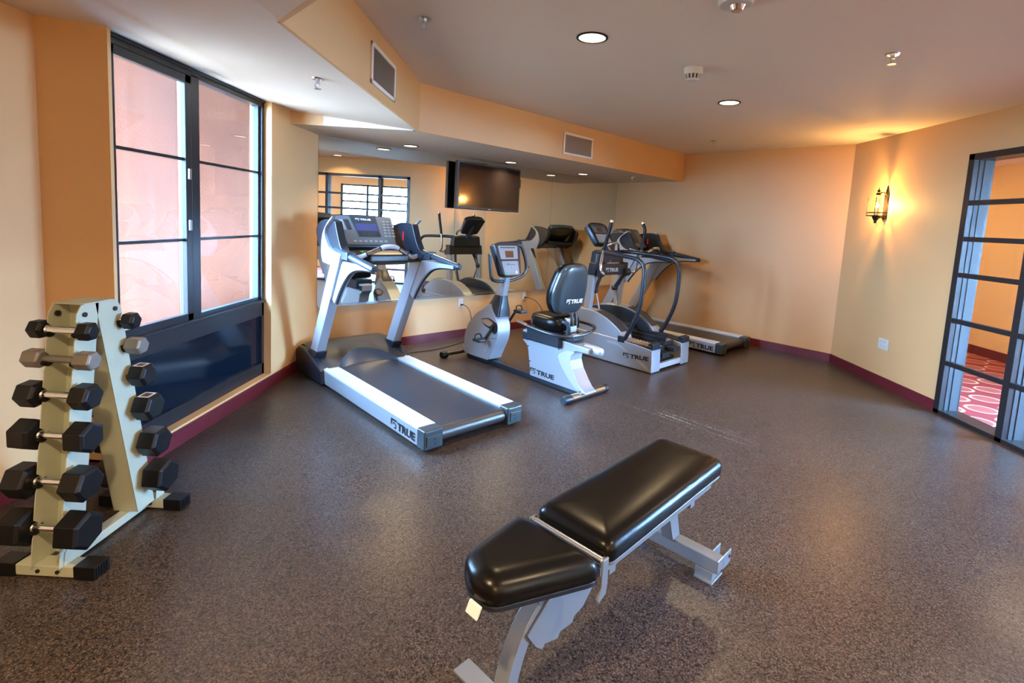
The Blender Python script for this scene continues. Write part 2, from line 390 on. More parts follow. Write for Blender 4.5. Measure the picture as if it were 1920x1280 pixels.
for a, b in ((SE, SA), (SA, SB), (SB, SCp), (SCp, SD)):
    wallbox(mb, a, b, HS-.002, HC+.02, -.02)
XS = -1.90
def step(x0, x1):
    mb.hexa([(x0,4.576,HS-.001),(x1,4.580,HS-.001),(x1,4.60,HS-.001),(x0,4.60,HS-.001)], [(x0,4.576,zs(x0)+.004),(x1,4.580,zs(x1)+.004),(x1,4.60,zs(x1)+.004),(x0,4.60,zs(x0)+.004)])
step(XW-.01, XS)
struct(mb.build('wall_soffit_face', 'wall'))
mb = MB(); step(XS, SA[0]-.05); struct(mb.build('ceiling_soffit_step', 'ceiling'))

# baseboards
BH = 0.103
def baseb(name, segs):
    mb = MB()
    for a, b in segs:
        wallbox(mb, a, b, 0, BH-.012, .014); wallbox(mb, a, b, BH-.012, BH, .009)
    struct(mb.build(name, 'baseboard'))
baseb('baseboard_window', [((XW, 5.17), (XW, YP)), ((XW, YP), (XL, YP)), ((XL, YP), (XL, YREAR))])
baseb('baseboard_mirror', [(xy(UB, VM), CM)])
baseb('baseboard_back', [(CRB, CB)])
baseb('baseboard_right', [((XR, PY1+.002), CRB)])

# ---- window_1: bronze slider over a dark spandrel panel
XF = XW - .06
w1 = bpy.data.objects.new('window_1', None); C.objects.link(w1); struct(w1)
YA = YP + .022; ym0, ym1 = 3.300, 3.437
mb = MB()
mb.box(XF-.09, XF, YA, YA+.05, .118, 2.415)            # left jamb
mb.box(XF-.09, XF, YW-.035, YW, .118, 2.415)           # right jamb
mb.box(XF-.09, XF, YA, YW, 2.352, 2.415)               # head
mb.box(XF-.09, XF+.012, YA, YW, 2.385, 2.415)
mb.box(XF-.09, XF, YA, YW, .118, .215)                 # bottom rail
mb.box(XF-.09, XF, YA, YW, .628, .742)                 # transom
mb.box(XF-.09, XF+.014, YA, YW, .742, .762)
mb.box(XF-.09, XF, ym0+.055, ym1, .74, 2.37)           # mullion
mb.build('window_frame', 'darkframe', w1, bev=.003)
mb = MB()                                              # sliding sash, left
mb.box(XF-.032, XF+.004, YA+.05, YA+.085, .77, 2.35); mb.box(XF-.032, XF+.004, ym0-.005, ym0+.05, .765, 2.35)
mb.box(XF-.032, XF+.004, YA+.05, ym0+.05, .765, .815); mb.box(XF-.032, XF+.004, YA+.05, ym0+.05, 2.30, 2.35)
sash = mb.build('sash', 'darkframe', w1, bev=.003)
for z in (1.40, 1.73):
    mb = MB(); mb.box(XF+.004, XF+.018, ym0+.005, ym0+.03, z-.035, z+.035); mb.build('latch', 'steel', sash, bev=.004)
mb = MB(); mb.box(XF-.06, XF-.02, ym1, ym1+.02, .762, 2.352); mb.box(XF-.06, XF-.02, YW-.06, YW-.035, .762, 2.352)
mb.box(XF-.06, XF-.02, ym1, YW-.04, .762, .79); mb.build('glazing_bead', 'jamb', w1)
mb = MB()
for z in (1.303, 1.822):
    mb.box(XF-.042, XF-.012, YA+.05, ym0, z-.009, z+.009); mb.box(XF-.05, XF-.02, ym1, YW-.035, z-.009, z+.009)
mb.build('muntin', 'darkframe', w1)
mb = MB(); mb.box(XF-.029, XF-.025, YA+.06, ym0+.01, .80, 2.33); mb.build('glass', 'dustyglass', w1)
mb = MB(); mb.box(XF-.039, XF-.035, ym1, YW-.04, .77, 2.36); mb.build('glass', 'glass', w1)
mb = MB(); mb.box(XF-.06, XF-.025, YA+.04, YW-.03, .20, .64); mb.build('spandrel_panel', 'spandrel', w1)

# ---- window_2: glazed partition to the corridor (dark steel grid)
w2 = bpy.data.objects.new('window_2', None); C.objects.link(w2); struct(w2)
mulls = [PY1-.03, 3.96, 2.806, 1.65, .50, -.65, PY0+.03]
zb = [0.478, 0.875, 1.290, 1.612, 1.932]
mb = MB()
for y in mulls: mb.box(XR-.018, XR+WT+.018, y-.03, y+.03, 0, PZ)
mb.box(XR-.018, XR+WT+.018, PY0, PY1, PZ-.055, PZ); mb.box(XR-.018, XR+WT+.018, PY0, PY1, 0, .035)
mb.build('partition_frame', 'darkframe', w2, bev=.002)
mb = MB()
for z in zb: mb.box(XR-.012, XR+.03, PY0, PY1, z-.021, z+.021)
mb.build('glazing_bar', 'darkframe', w2, bev=.002)
mb = MB()
for y in mulls:
    for s in (-1, 1):
        if (y > 4.5 and s > 0) or (y < -2 and s < 0): continue
        mb.box(XR+.032, XR+.062, y+s*.030, y+s*.034, .035, PZ-.05); mb.box(XR+.078, XR+.145, y+s*.030, y+s*.034, .035, PZ-.05)
mb.build('jamb_lining', 'jamb', w2)
mb = MB(); mb.box(XR+.066, XR+.072, PY0+.03, PY1-.03, .03, PZ-.05); mb.build('glass', 'glass', w2)

# ---- corridor beyond the partition
mb = MB(); mb.box(XR+.02, XC+.1, -7.0, 9.2, -.1, 0); struct(mb.build('floor_corridor', 'carpet'))
mb = MB(); mb.box(XR+.1, XC+.1, -7.0, 9.2, HC, HC+.12); struct(mb.build('ceiling_corridor', 'ceiling'))
wins = [(2.10, 3.995)]
ZW = 2.285
mb = MB(); ys = -7.0
for a, b in sorted(wins):
    mb.box(XC, XC+.15, ys, a, -.02, ZT); mb.box(XC, XC+.15, a, b, ZW, ZT); ys = b
mb.box(XC, XC+.15, ys, 9.2, -.02, ZT)
mb.box(XR+.1, XC+.15, 9.1, 9.25, -.02, ZT); mb.box(XR+.1, XC+.15, -7.15, -7.0, -.02, ZT); mb.box(XR+.08, XR+.2, CRB[1]+.0, 9.2, -.02, ZT)
struct(mb.build('wall_corridor', 'corrwall'))
mb = MB(); mb.box(XC-.014, XC, 3.995, 9.1, 0, .125); struct(mb.build('baseboard_corridor', 'baseboard'))
for k, (a, b) in enumerate(wins):
    w3 = bpy.data.objects.new('window_%d' % (k+3), None); C.objects.link(w3); struct(w3)
    mb = MB()
    for y in (a, (a+b)/2-.25, b-.05): mb.box(XC-.01, XC+.06, y, y+.05, 0, ZW)
    for z in (0, .42, 1.20, 1.80, ZW-.05): mb.box(XC-.008, XC+.06, a, b, z, z+.045)
    mb.build('window_frame', 'darkframe', w3)
    mb = MB(); mb.box(XC+.025, XC+.03, a, b, .02, ZW); mb.build('glass', 'glass', w3)

# ---- outside: ground, the terracotta building across the court and added light blockers
mb = MB(); mb.box(-30, -2.9, -25, 30, -.25, -.2); mb.box(XC+.2, 40, -25, 30, -.25, -.2); mb.box(-2.9, XC+.2, -25, YREAR-.15, -.25, -.2); struct(mb.build('ground_outside', 'concrete'))
mb = MB(); mb.box(-4.6, -4.2, 4.9, 16, -.2, 6.0); mb.box(XW-.17, XW-.05, 5.3, 16, -.2, 4.0); mb.box(-4.6, XW-.05, 15.8, 16, -.2, 4.0); mb.box(XW-.17, XW-.05, 2.7, 5.3, 2.84, 4.0); struct(mb.build('wall_outside_and_blockers', 'pinkwall'))  # boxes after the first are unseen additions keeping sky light off it
mb = MB(); mb.box(-4.65, XW-.06, 3.4, 16, 3.1, 3.3); struct(mb.build('shade_slab_outside', 'concrete'))  # unseen slab added to cut the sky light on the terracotta wall

# ------------------------------------------------------------------ mirror panels and their channel
us = [2.107, 3.81, 5.556, UB-.004]; zm0, zm1 = 0.556, 2.284
for k, (a, b) in enumerate(zip(us, us[1:])):
    mb = MB(); mb.box(a+.0015, b-.0015, VM-.008, VM-.001, zm0, zm1)
    o = mb.build('mirror_panel', 'mirror'); o.rotation_euler = (0, 0, PI/4)
    tag(o, ['wall mirror panel behind the near treadmill, next to the window wall', 'middle wall mirror panel under the television, behind the recumbent bike',
            'wall mirror panel behind the elliptical and far treadmill, in the corner'][k], 'mirror', 'mirror panels along the wall')
mb = MB(); mb.box(us[0]+.01, us[-1]-.01, VM-.013, VM-.0015, zm0-.018, zm0-.0005); mb.box(us[0]+.01, us[-1]-.01, VM-.013, VM-.009, zm0-.001, zm0+.006)
o = mb.build('trim_1', 'chrome'); o.rotation_euler = (0, 0, PI/4); struct(o)

# ------------------------------------------------------------------ television on the mirror wall
tv = empty('television', uv(4.262, 5.10, 1.66), PI/4, 'black flat television mounted high in front of the mirror', 'television')
mb = MB(); mb.box(-.525, .525, -.022, .03, 0, .578); mb.build('bezel', 'black', tv, bev=.006)
mb = MB(); mb.box(-.500, .500, -.0245, -.020, .03, .556); mb.build('screen', 'tvscreen', tv)
mb = MB(); mb.box(-.40, .40, .03, .055, .05, .50); mb.build('back_cover', 'navy', tv, bev=.01)
mb = MB(); mb.box(-.16, .16, .055, .099, .17, .37); mb.build('wall_bracket', 'black', tv, bev=.003)
mb = MB(); mb.box(.525, .55, -.01, .03, .33, .45); mb.build('side_port_cover', 'black', tv, bev=.004)
mb = MB(); mb.box(-.02, .02, -.026, -.021, .010, .017); mb.build('maker_badge', 'steel', tv)

# ------------------------------------------------------------------ ceiling fittings
def downlight(x, y, z, label, grp, r=.098):
    e = empty('downlight', (x, y, z), 0, label, 'light', grp)
    mb = MB(); n = 32
    prof = [(r, -.001), (r, -.006), (r*.86, -.008), (r*.84, -.001)]
    rings = [[(p[0]*math.cos(a), p[0]*math.sin(a), p[1]) for p in prof] for a in [i*2*PI/n for i in range(n)]]
    mb.loft(rings + [rings[0]], cap=False); mb.build('trim_ring', 'iron', e)
    mb = MB(); mb.loft([[(q*math.cos(i*2*PI/n), q*math.sin(i*2*PI/n), h) for i in range(n)] for q, h in ((r*.86, -.0035), (r*.5, -.002))]); mb.build('lamp', 'can', e)
    return e
downlight(.300, 3.278, HC, 'round recessed ceiling light above the bench, largest one in view', 'recessed lights in the main ceiling')
downlight(1.684, 4.668, HC, 'round recessed ceiling light farther back, in front of the wall lamp', 'recessed lights in the main ceiling', .096)
downlight(3.45, 3.18, HC, 'round recessed ceiling light seen only in the mirror, over the partition', 'recessed lights in the main ceiling')
downlight(-1.365, 5.574, HS, 'recessed soffit light over the near treadmill, left end of mirror', 'recessed lights in the soffit', .085)
downlight(-.327, 6.602, HS, 'recessed soffit light just above the television', 'recessed lights in the soffit', .085)
downlight(.692, 7.591, HS, 'recessed soffit light between television and back wall', 'recessed lights in the soffit', .085)
def sprinkler(x, y, z, label, s=1.0):
    e = empty('fire_sprinkler', (x, y, z), .6, label, 'sprinkler', 'ceiling fire sprinklers')
    mb = MB(); mb.cyl((0,0,-.001), (0,0,-.008), .036*s, 20, .030*s); mb.build('escutcheon', 'chrome', e)
    mb = MB(); mb.cyl((0,0,-.008), (0,0,-.030), .011*s, 10); mb.tube([(-.012*s,0,-.03),(-.014*s,0,-.045),(-.003*s,0,-.06)], .003*s, 6); mb.tube([(.012*s,0,-.03),(.014*s,0,-.045),(.003*s,0,-.06)], .003*s, 6); mb.build('frame_arms', 'steel', e)
    mb = MB(); mb.cyl((0,0,-.058), (0,0,-.062), .020*s, 12); mb.build('deflector', 'steel', e)
sprinkler(-1.31, 3.07, zs(-1.31), 'fire sprinkler on the sloping soffit beside the window')
sprinkler(-.708, 3.129, HC, 'fire sprinkler on the main ceiling near the soffit vent', 1.1)
sprinkler(2.156, 3.273, HC, 'fire sprinkler on the main ceiling nearest the right edge', 1.15)
sprinkler(2.239, 6.632, HC, 'small far fire sprinkler on the ceiling by the back wall')
sprinkler(1.412, 7.575, HS, 'fire sprinkler under the far end of the mirror soffit')
e = empty('smoke_detector', (1.08, 3.76, HC), 0, 'white round smoke detector hanging from the main ceiling', 'smoke detector')
mb = MB(); mb.cyl((0,0,-.001), (0,0,-.050), .066, 28, .064); mb.build('base', 'white', e, bev=.003)
mb = MB(); mb.cyl((0,0,-.050), (0,0,-.082), .047, 24, .040); mb.build('sensing_chamber', 'black', e)
mb = MB()
for k in range(12):
    a = k*2*PI/12; mb.hexa([(-.005,.049,-.05),(.005,.049,-.05),(.005,.057,-.05),(-.005,.057,-.05)], [(-.004,.040,-.080),(.004,.040,-.080),(.004,.047,-.080),(-.004,.047,-.080)]); mb.xf(Matrix.Rotation(2*PI/12, 4, 'Z'))
mb.cyl((0,0,-.080), (0,0,-.090), .048, 24, .036); mb.build('slotted_cover', 'white', e)
e = empty('ceiling_strobe', (.945, 2.66, HC), 0, 'white round ceiling alarm device cut off by the top edge', 'alarm')
mb = MB(); mb.cyl((0,0,-.001), (0,0,-.028), .088, 28, .078); mb.build('base', 'white', e, bev=.004)
mb = MB(); mb.cyl((.01,0,-.028), (.01,0,-.055), .042, 20, .028); mb.build('lens', 'chrome', e, bev=.004)
def vent(origin, rz, label):
    e = empty('air_vent', origin, rz, label, 'vent', 'soffit air vents')
    w, h = .535, .250
    mb = MB(); mb.box(-w/2, w/2, -.014, -.001, -h/2, -h/2+.026); mb.box(-w/2, w/2, -.014, -.001, h/2-.026, h/2)
    mb.box(-w/2, -w/2+.026, -.014, -.001, -h/2, h/2); mb.box(w/2-.026, w/2, -.014, -.001, -h/2, h/2); mb.build('frame', 'ventwhite', e, bev=.003)
    mb = MB(); mb.box(-w/2+.02, w/2-.02, -.003, -.001, -h/2+.02, h/2-.02)
    k = 24
    for i in range(k):
        x = -w/2+.03+(w-.06)*i/(k-1); mb.hexa([(x-.007,-.012,-h/2+.026),(x-.005,-.012,-h/2+.026),(x+.006,-.003,-h/2+.026),(x+.004,-.003,-h/2+.026)], [(x-.007,-.012,h/2-.026),(x-.005,-.012,h/2-.026),(x+.006,-.003,h/2-.026),(x+.004,-.003,h/2-.026)])
    mb.build('louvres', 'ventgrey', e)
vent((-1.0545, 3.492, 2.470), PI/2, 'white framed air vent on the soffit face over the window side')
vent(uv(4.670, 3.993, 2.465), PI/4, 'white framed air vent on the soffit face above the television')

# ------------------------------------------------------------------ wall lamp
sc = empty('wall_sconce', (XR, 5.64, 1.86), -PI/2, 'lit iron lantern wall lamp beside the glazed partition', 'wall lamp')
# local: x along the wall, -y into the room
mb = MB(); mb.box(-.035, .035, -.012, -.001, -.07, .22); mb.prism([(-.02,.22),(.02,.22),(.012,.26),(0,.30),(-.012,.26)], -.012, -.001, 'y'); mb.build('backplate', 'iron', sc, bev=.003)
mb = MB(); mb.tube([(0,-.01,.20),(0,-.05,.225),(0,-.10,.20)], .008, 8, smooth=4); mb.cyl((0,-.10,.19),(0,-.10,.215),.022,10); mb.ball((0,-.10,.235),.016,8); mb.cyl((0,-.10,.24),(0,-.10,.28),.006,8,.001); mb.build('hanger_finial', 'iron', sc)
mb = MB()
for a in (-.062, .062):
    for b in (-.16, -.04): mb.tube([(a,b,-.035),(a*1.04,b,.165)], .0045, 6)
for z in (-.035, .0):
    mb.tube([(-.068,-.165,z),(.068,-.165,z),(.068,-.035,z),(-.068,-.035,z),(-.068,-.165,z)], .0045, 6)
mb.build('cage', 'iron', sc)
mb = MB(); mb.cyl((0,-.10,-.036),(0,-.10,-.055),.040,14,.034); mb.cyl((0,-.10,-.055),(0,-.10,-.085),.034,14,.020); mb.cyl((0,-.10,-.085),(0,-.10,-.115),.016,12,.013); mb.tube([(0,-.10,-.06),(0,-.05,-.05),(0,-.005,-.04)],.008,8); mb.build('base_cup', 'iron', sc)
mb = MB(); mb.cyl((0,-.10,-.03),(0,-.10,.05),.016,12); mb.build('candle_sleeve', 'candle', sc)
mb = MB(); mb.ball((0,-.10,.082), .016, 10, (1,1,1.9)); mb.build('bulb', 'bulb', sc)
mb = MB(); mb.loft([[(q*math.cos(i*2*PI/20), -.10+q*math.sin(i*2*PI/20), h) for i in range(20)] for q, h in ((.042,-.034),(.046,.05),(.048,.14))], cap=False); mb.build('glass_shade', 'lampglass', sc)

# ------------------------------------------------------------------ outlets and cords
def outlet(origin, rz, label, gang=1, grp='wall outlets'):
    e = empty('wall_outlet', origin, rz, label, 'outlet', grp)
    w = .036*gang + (.0 if gang == 1 else .006)
    mb = MB(); mb.box(-w, w, -.007, -.0005, -.058, .058); mb.build('cover_plate', 'white', e, bev=.003)
    for g in ([0] if gang == 1 else [-.022, .022]):
        for z in (-.025, .025):
            mb = MB(); mb.prism(roundpoly([(g-.016,z-.013),(g+.016,z-.013),(g+.016,z+.013),(g-.016,z+.013)], .006, 3), -.0095, -.006, 'y'); s = mb.build('socket', 'white', e)
            mb = MB(); mb.box(g-.008, g-.0055, -.0101, -.0094, z-.004, z+.007); mb.box(g+.0055, g+.008, -.0101, -.0094, z-.004, z+.007); mb.build('slot', 'black', s)
outlet(uv(3.965, VM, .455), PI/4, 'wall outlet under the mirror, just left of the bike console mast')
outlet(uv(5.115, VM, .475), PI/4, 'wall outlet under the mirror, between the bike and its seat back')
outlet((XR, 5.40, .452), -PI/2, 'white outlet plate on the right wall below the wall lamp', 2, 'wall outlets')
def cord(path, label, grp='power cords along the mirror wall'):
    e = empty('power_cord', path[0], 0, label, 'cord', grp); b = Vector(path[0])
    P = [tuple(Vector(p)-b) for p in path]
    mb = MB(); mb.tube(P, .0048, 8, smooth=8); mb.build('cable', 'black', e)
    a, d = Vector(P[0]), (Vector(P[1])-Vector(P[0])).normalized()
    mb = MB(); mb.cyl(a, a+d*.035, .014, 10, .008); mb.build('plug', 'black', e)
cord([uv(3.965,5.194,.43), uv(3.975,5.15,.435), uv(4.02,5.10,.38), uv(4.05,5.08,.25), uv(4.03,5.08,.06), uv(3.98,5.05,.006), uv(3.75,4.93,.006), uv(3.35,4.84,.006), uv(3.05,4.86,.006), uv(2.80,4.80,.006), uv(2.705,4.70,.03)],
     'black power cord from the outlet across the floor to the near treadmill')
cord([uv(5.115,5.194,.45), uv(5.125,5.15,.455), uv(5.20,5.05,.41), uv(5.27,4.98,.28), uv(5.30,4.96,.08), uv(5.26,4.90,.006), uv(5.18,4.70,.006), uv(5.12,4.52,.012)],
     'black power cord looping down from the outlet behind the bike seat back')
# ------------------------------------------------------------------ treadmill (local: x across, y from rear to front, facing the mirror)
def treadmill(loc, rz, label):
    t = empty('treadmill', loc, rz, label, 'treadmill', 'treadmills')
    for s in (-1, 1):
        mb = MB(); mb.prism([(.085,.028),(.085,.146),(1.66,.146),(1.74,.028)], s*.292, s*.430); mb.build('side_rail', 'silver', t, bev=.006)
        mb = MB(); a, b = sorted((s*.290, s*.426))
        prof = [(a, .146)]; n = 9
        for i in range(n):
            x0 = a + (b-a)*i/n; x1 = a + (b-a)*(i+1)/n; w = (x1-x0)
            prof += [(x0+w*.08, .157), (x1-w*.22, .157), (x1-w*.15, .1535), (x1-w*.01, .1535)]
        prof += [(b, .146)]
        mb.prism(prof, .09, 1.70, 'y'); mb.build('foot_rail', 'whitealu', t, ang=20)
        e = MB(); e.box(s*.286, s*.434, -.005, .092, .022, .156); ec = e.build('end_cap', 'teal', t, bev=.012, seg=3)
        e = MB(); e.box(s*.312, s*.418, -.011, .0, .045, .118); e.build('adjuster_cover', 'teal', ec, bev=.004)
        e = MB()
        for q in (0, 1): e.cyl((s*.355+q*.0, -.0125, .092-q*.03), (s*.355, -.009, .092-q*.03), .007, 10)
        e.build('bolt_hole', 'black', ec)
        e = MB(); e.cyl((s*.36, .25, 0), (s*.36, .25, .03), .022, 12); e.build('foot', 'rubber', t)
    mb = MB(); top = .137
    arc = [(.072+.046*math.cos(a), .091+.046*math.sin(a)) for a in [PI/2+i*PI/24 for i in range(25)]]
    mb.prism([(1.80, top)] + arc + [(1.80, .045)], -.276, .276); mb.build('running_belt', 'belt', t, ang=50)
    mb = MB(); mb.box(-.292, .292, .13, 1.85, .03, .118); mb.build('deck', 'black', t)
    mb = MB(); mb.cyl((-.284,.062,.088), (.284,.062,.088), .0485, 20); mb.build('rear_roller', 'hoodgrey', t, ang=60)
    # motor hood with an arched mouth over the belt
    rows = []; nx = 32
    for i in range(nx+1):
        x = -.415 + .83*i/nx; q = abs(x)/.285
        a = math.cos(q*PI/2)**0.8 if q < 1 else 0.0
        yf, zf = 1.635 + .215*a, .160 + .088*a
        pr = [(yf, zf)]
        for y, z in ((1.80,.195),(1.90,.235),(2.0,.268),(2.09,.288),(2.17,.29),(2.235,.262),(2.275,.20),(2.30,.10),(2.30,.03)):
            if y > yf + .03: z2 = max(z, zf + (z-zf)*0.9) if z > .2 else z; pr.append((y, z2 if y < 2.2 else z))
            else: pr.append((yf + .004*(len(pr)), zf + .002*len(pr)))
        edge = max(0, (abs(x)-.34)/.075); pr = [(y, z - edge*edge*.02) for y, z in pr]
        rows.append([(x, y, z) for y, z in pr])
    mb = MB(); mb.loft(rows, cap=False, closed=False); hood = mb.build('motor_hood', 'hoodgrey', t, ang=50)
    rowa = []
    for i in range(nx+1):
        x = -.288 + .576*i/nx; a = max(0, math.cos(abs(x)/.288*PI/2))**0.8
        rowa.append([(x, 1.637+.214*a, .160+.086*a), (x, 1.632+.165*a, .152+.035*a), (x, 1.625+.10*a, .138)])
    mb = MB(); mb.loft(rowa, cap=False, closed=False); mb.build('hood_arch', 'bluegrey', t, ang=60)
    for s in (-1, 1):
        mb = MB(); mb.prism([(1.605,.024),(1.625,.150),(1.84,.215),(2.05,.262),(2.16,.262),(2.27,.19),(2.325,.10),(2.325,.024)], s*.395, s*.462)
        mb.build('hood_side', 'navy', t, bev=.014, seg=3)
        # upright
        mb = MB(); mb.hexa([(s*.340,1.85,.20),(s*.424,1.85,.20),(s*.424,2.00,.20),(s*.340,2.00,.20)], [(s*.340,1.375,1.12),(s*.424,1.375,1.12),(s*.424,1.540,1.12),(s*.340,1.540,1.12)])
        up = mb.build('upright', 'silver', t, bev=.008)
        mb = MB(); mb.hexa([(s*.330,1.835,.20),(s*.434,1.835,.20),(s*.434,2.015,.20),(s*.330,2.015,.20)], [(s*.332,1.79,.275),(s*.432,1.79,.275),(s*.432,1.97,.275),(s*.332,1.97,.275)])
        mb.build('upright_collar', 'navy', t, bev=.006)
        # bracket sweeping under the handrail
        low = curve([Vector(p) for p in ((.86,1.105,0),(1.05,1.095,0),(1.20,1.06,0),(1.33,.97,0),(1.43,.86,0),(1.50,.76,0))], 4)
        mb = MB(); mb.prism([(1.56,.80),(1.545,1.14),(.86,1.135)] + [(p.x, p.y) for p in low], s*.352, s*.402); mb.build('rail_bracket', 'silver', up, bev=.004)
        mb = MB(); mb.tube([(p.x, p.y, p.z) for p in [Vector((s*.377, q.x, q.y-.004)) for q in low]], .008, 6); mb.build('bracket_edge_trim', 'navy', up)
        mb = MB(); mb.tube([(s*.385,1.50,1.225),(s*.388,1.20,1.178),(s*.392,.83,1.128)], .030, 14); h = mb.build('handrail', 'bluegrey', t)
        mb = MB(); mb.cyl((s*.392,.832,1.128), (s*.393,.812,1.126), .0305, 14, .024); mb.build('handrail_cap', 'black', h, bev=.003)
        mb = MB(); mb.box(s*.345, s*.425, 1.22, 1.34, 1.150, 1.222); mb.build('rail_clamp', 'bluegrey', t, bev=.01)
        # curved side shell carrying the console
        far = smooth2([(1.70,1.10),(1.735,1.18),(1.735,1.26),(1.705,1.35),(1.645,1.42),(1.56,1.477),(1.50,1.50)], 4)
        near = smooth2([(1.585,1.445),(1.650,1.400),(1.668,1.345),(1.635,1.290),(1.570,1.236),(1.46,1.212),(1.33,1.200)], 4) + [(1.37,1.115),(1.55,1.09)]
        mb = MB(); mb.prism(far + near, s*.400, s*.428); mb.build('shell_outer', 'silver', t, bev=.006, seg=3)
        nr2 = smooth2([(1.52,1.46),(1.50,1.42),(1.47,1.36),(1.43,1.29),(1.38,1.235),(1.30,1.195)], 4) + [(1.37,1.12),(1.55,1.095)]
        fr2 = smooth2([(1.70,1.10),(1.80,1.17),(1.89,1.28),(1.92,1.37),(1.87,1.43),(1.76,1.465),(1.62,1.475)], 4)
        mb = MB(); mb.prism(fr2 + nr2, s*.335, s*.401); sh = mb.build('shell_inner', 'navy', t, bev=.008)
        mb = MB(); mb.loft([[(s*(.315+.042*math.cos(k*PI/8)), 1.55+.042*math.sin(k*PI/8), z) for k in range(16)] for z in (1.165, 1.215)], cap=False); mb.build('cup_holder', 'black', t)
        if s > 0:
            mb = MB(); mb.box(.3335, .3352, 1.66, 1.685, 1.30, 1.385); mb.build('warning_sticker', 'red', sh)
    # tray and pod between the shells
    mb = MB(); mb.prism([(1.42,1.13),(1.44,1.175),(1.62,1.215),(1.80,1.24),(1.86,1.20),(1.70,1.12)], -.37, .37); mb.build('console_tray', 'navy', t, bev=.01)
    mb = MB(); mb.prism([(1.33,1.125),(1.335,1.19),(1.42,1.215),(1.60,1.20),(1.60,1.10),(1.40,1.095)], -.17, .21); mb.build('sensor_pod', 'black', t, bev=.018, seg=3)
    # console: panel face leans back from (1.63,1.255) to (1.85,1.505)
    def face(xf, h, d): return Vector((xf, 1.63 + .215*h + .75*d*0 - d*.755, 1.255 + .252*h + d*.645))
    def quad(x0b, x1b, x0t, x1t, h0, h1, d):
        return [face(x0b,h0,d), face(x1b,h0,d), face(x1t,h1,d), face(x0t,h1,d)]
    mb = MB(); mb.hexa(quad(-.245,.245,-.300,.300,-.06,1.02,-.085), quad(-.245,.245,-.300,.300,-.06,1.02,0.0)); con = mb.build('console', 'bluegrey', t, bev=.016, seg=3)
    topc = MB(); n = 14
    topc.loft([[face(x, 1.01+.05*math.cos(x/.30*PI/2), d) for x in [-.29+.58*i/n for i in range(n+1)]] for d in (-.08, 0.0)] , cap=False, closed=False); topc.build('console_brow', 'bluegrey', con)
    mb = MB(); top = [face(x, .985+.035*math.cos(x/.285*PI/2), .003) for x in [.285-.57*i/12 for i in range(13)]]
    mb.poly([face(-.232,.0,.003), face(.232,.0,.003)] + top); mb.build('display_panel', 'panelgrey', con)
    mb = MB(); mb.poly(quad(-.105,.115,-.135,.125,.27,1.005,.0042)); mb.build('centre_panel', 'teal', con)
    mb = MB(); mb.poly(quad(-.098,.108,-.112,.105,.48,.72,.0052)); mb.build('screen', 'screen', con)
    mb = MB(); mb.poly(quad(-.102,.110,-.098,.107,.28,.48,.0052)); mb.build('lower_screen', 'screendk', con)
    mb = MB(); mb.poly(quad(-.232,-.200,-.245,-.212,.50,.86,.005)); mb.build('pace_scale', 'panellight', con)
    mb = MB(); mb.poly(quad(-.190,-.150,-.205,-.155,.50,.86,.005)); mb.build('program_card', 'screendk', con)
    mb = MB()
    for r in range(6):
        h = .28+.105*r
        for c0 in range(3):
            x = .150+.040*c0+.006*r; mb.poly(quad(x,x+.028,x,x+.028,h,h+.055,.005))
    mb.build('key_pad', 'panellight', con)
    mb = MB()
    for c0 in range(7): x = -.17+.05*c0; mb.poly(quad(x,x+.03,x,x+.03,.09,.15,.005))
    mb.build('quick_keys', 'panellight', con)
    o = face(-.085,.84,.0055); logo('maker_logo', con, 'whitetext', o, (1,0,0), face(0,1,0)-face(0,0,0), .022, .150)
    mb = MB(); mb.loft([[(-.150+.038*math.cos(k*PI/8), 1.485+.018*math.sin(k*PI/8), 1.20+.006*math.sin(k*PI/8)+h) for k in range(16)] for h in (0, .006)]); mb.build('start_button', 'green', t)
    mb = MB()
    for k in range(4): mb.box(-.075+.05*k, -.05+.05*k, 1.475, 1.495, 1.19, 1.207)
    mb.build('speed_keys', 'panellight', t)
    # heart-rate bar
    path = [(-.390,1.46,1.185),(-.34,1.425,1.170),(-.285,1.395,1.163),(-.235,1.375,1.172),(-.19,1.355,1.195)]
    mid = [(-.19,1.355,1.195),(-.085,1.318,1.246)]
    crown = [(-.085,1.318,1.246),(-.04,1.305,1.262),(.04,1.305,1.262),(.085,1.318,1.246)]
    mx = lambda P: [(-x,y,z) for x,y,z in P]
    mb = MB(); mb.tube(path, .020, 10, smooth=4); mb.tube(crown, .021, 10, smooth=5); mb.tube(mx(path), .020, 10, smooth=4); bar = mb.build('sensor_bar', 'silverlt', t)
    for P in (mid, mx(mid)):
        mb = MB(); mb.tube(P, .0195, 10); mb.build('pulse_grip', 'chrome', bar)
        mb = MB()
        for a in (0, 1): p = Vector(P[a]); d = (Vector(P[1])-Vector(P[0])).normalized(); mb.cyl(p-d*.006, p+d*.006, .0225, 10)
        mb.build('grip_ring', 'black', bar)
    # lettering on the sides and on the back of the console
    logo('side_logo', t, 'blacktext', (-.4315,.435,.050), (0,-1,0), (0,0,1), .058, .325)
    logo('side_logo', t, 'blacktext', (.4315,.11,.050), (0,1,0), (0,0,1), .058, .325)
    o = face(.11,.55,-.0865); logo('back_logo', con, 'goldtext', o, (-1,0,0), face(0,1,0)-face(0,0,0), .045, .22)
    return t
TM1 = treadmill(uv(2.222, 2.668), PI/4 - math.radians(.8), 'silver treadmill standing nearest the window, its console in front of the mirror')
TM2 = copy_tree(TM1); TM2.location = uv(6.565, 2.675); TM2.rotation_euler = (0, 0, PI/4)
TM2['label'] = 'farthest treadmill, standing along the back wall behind the elliptical'

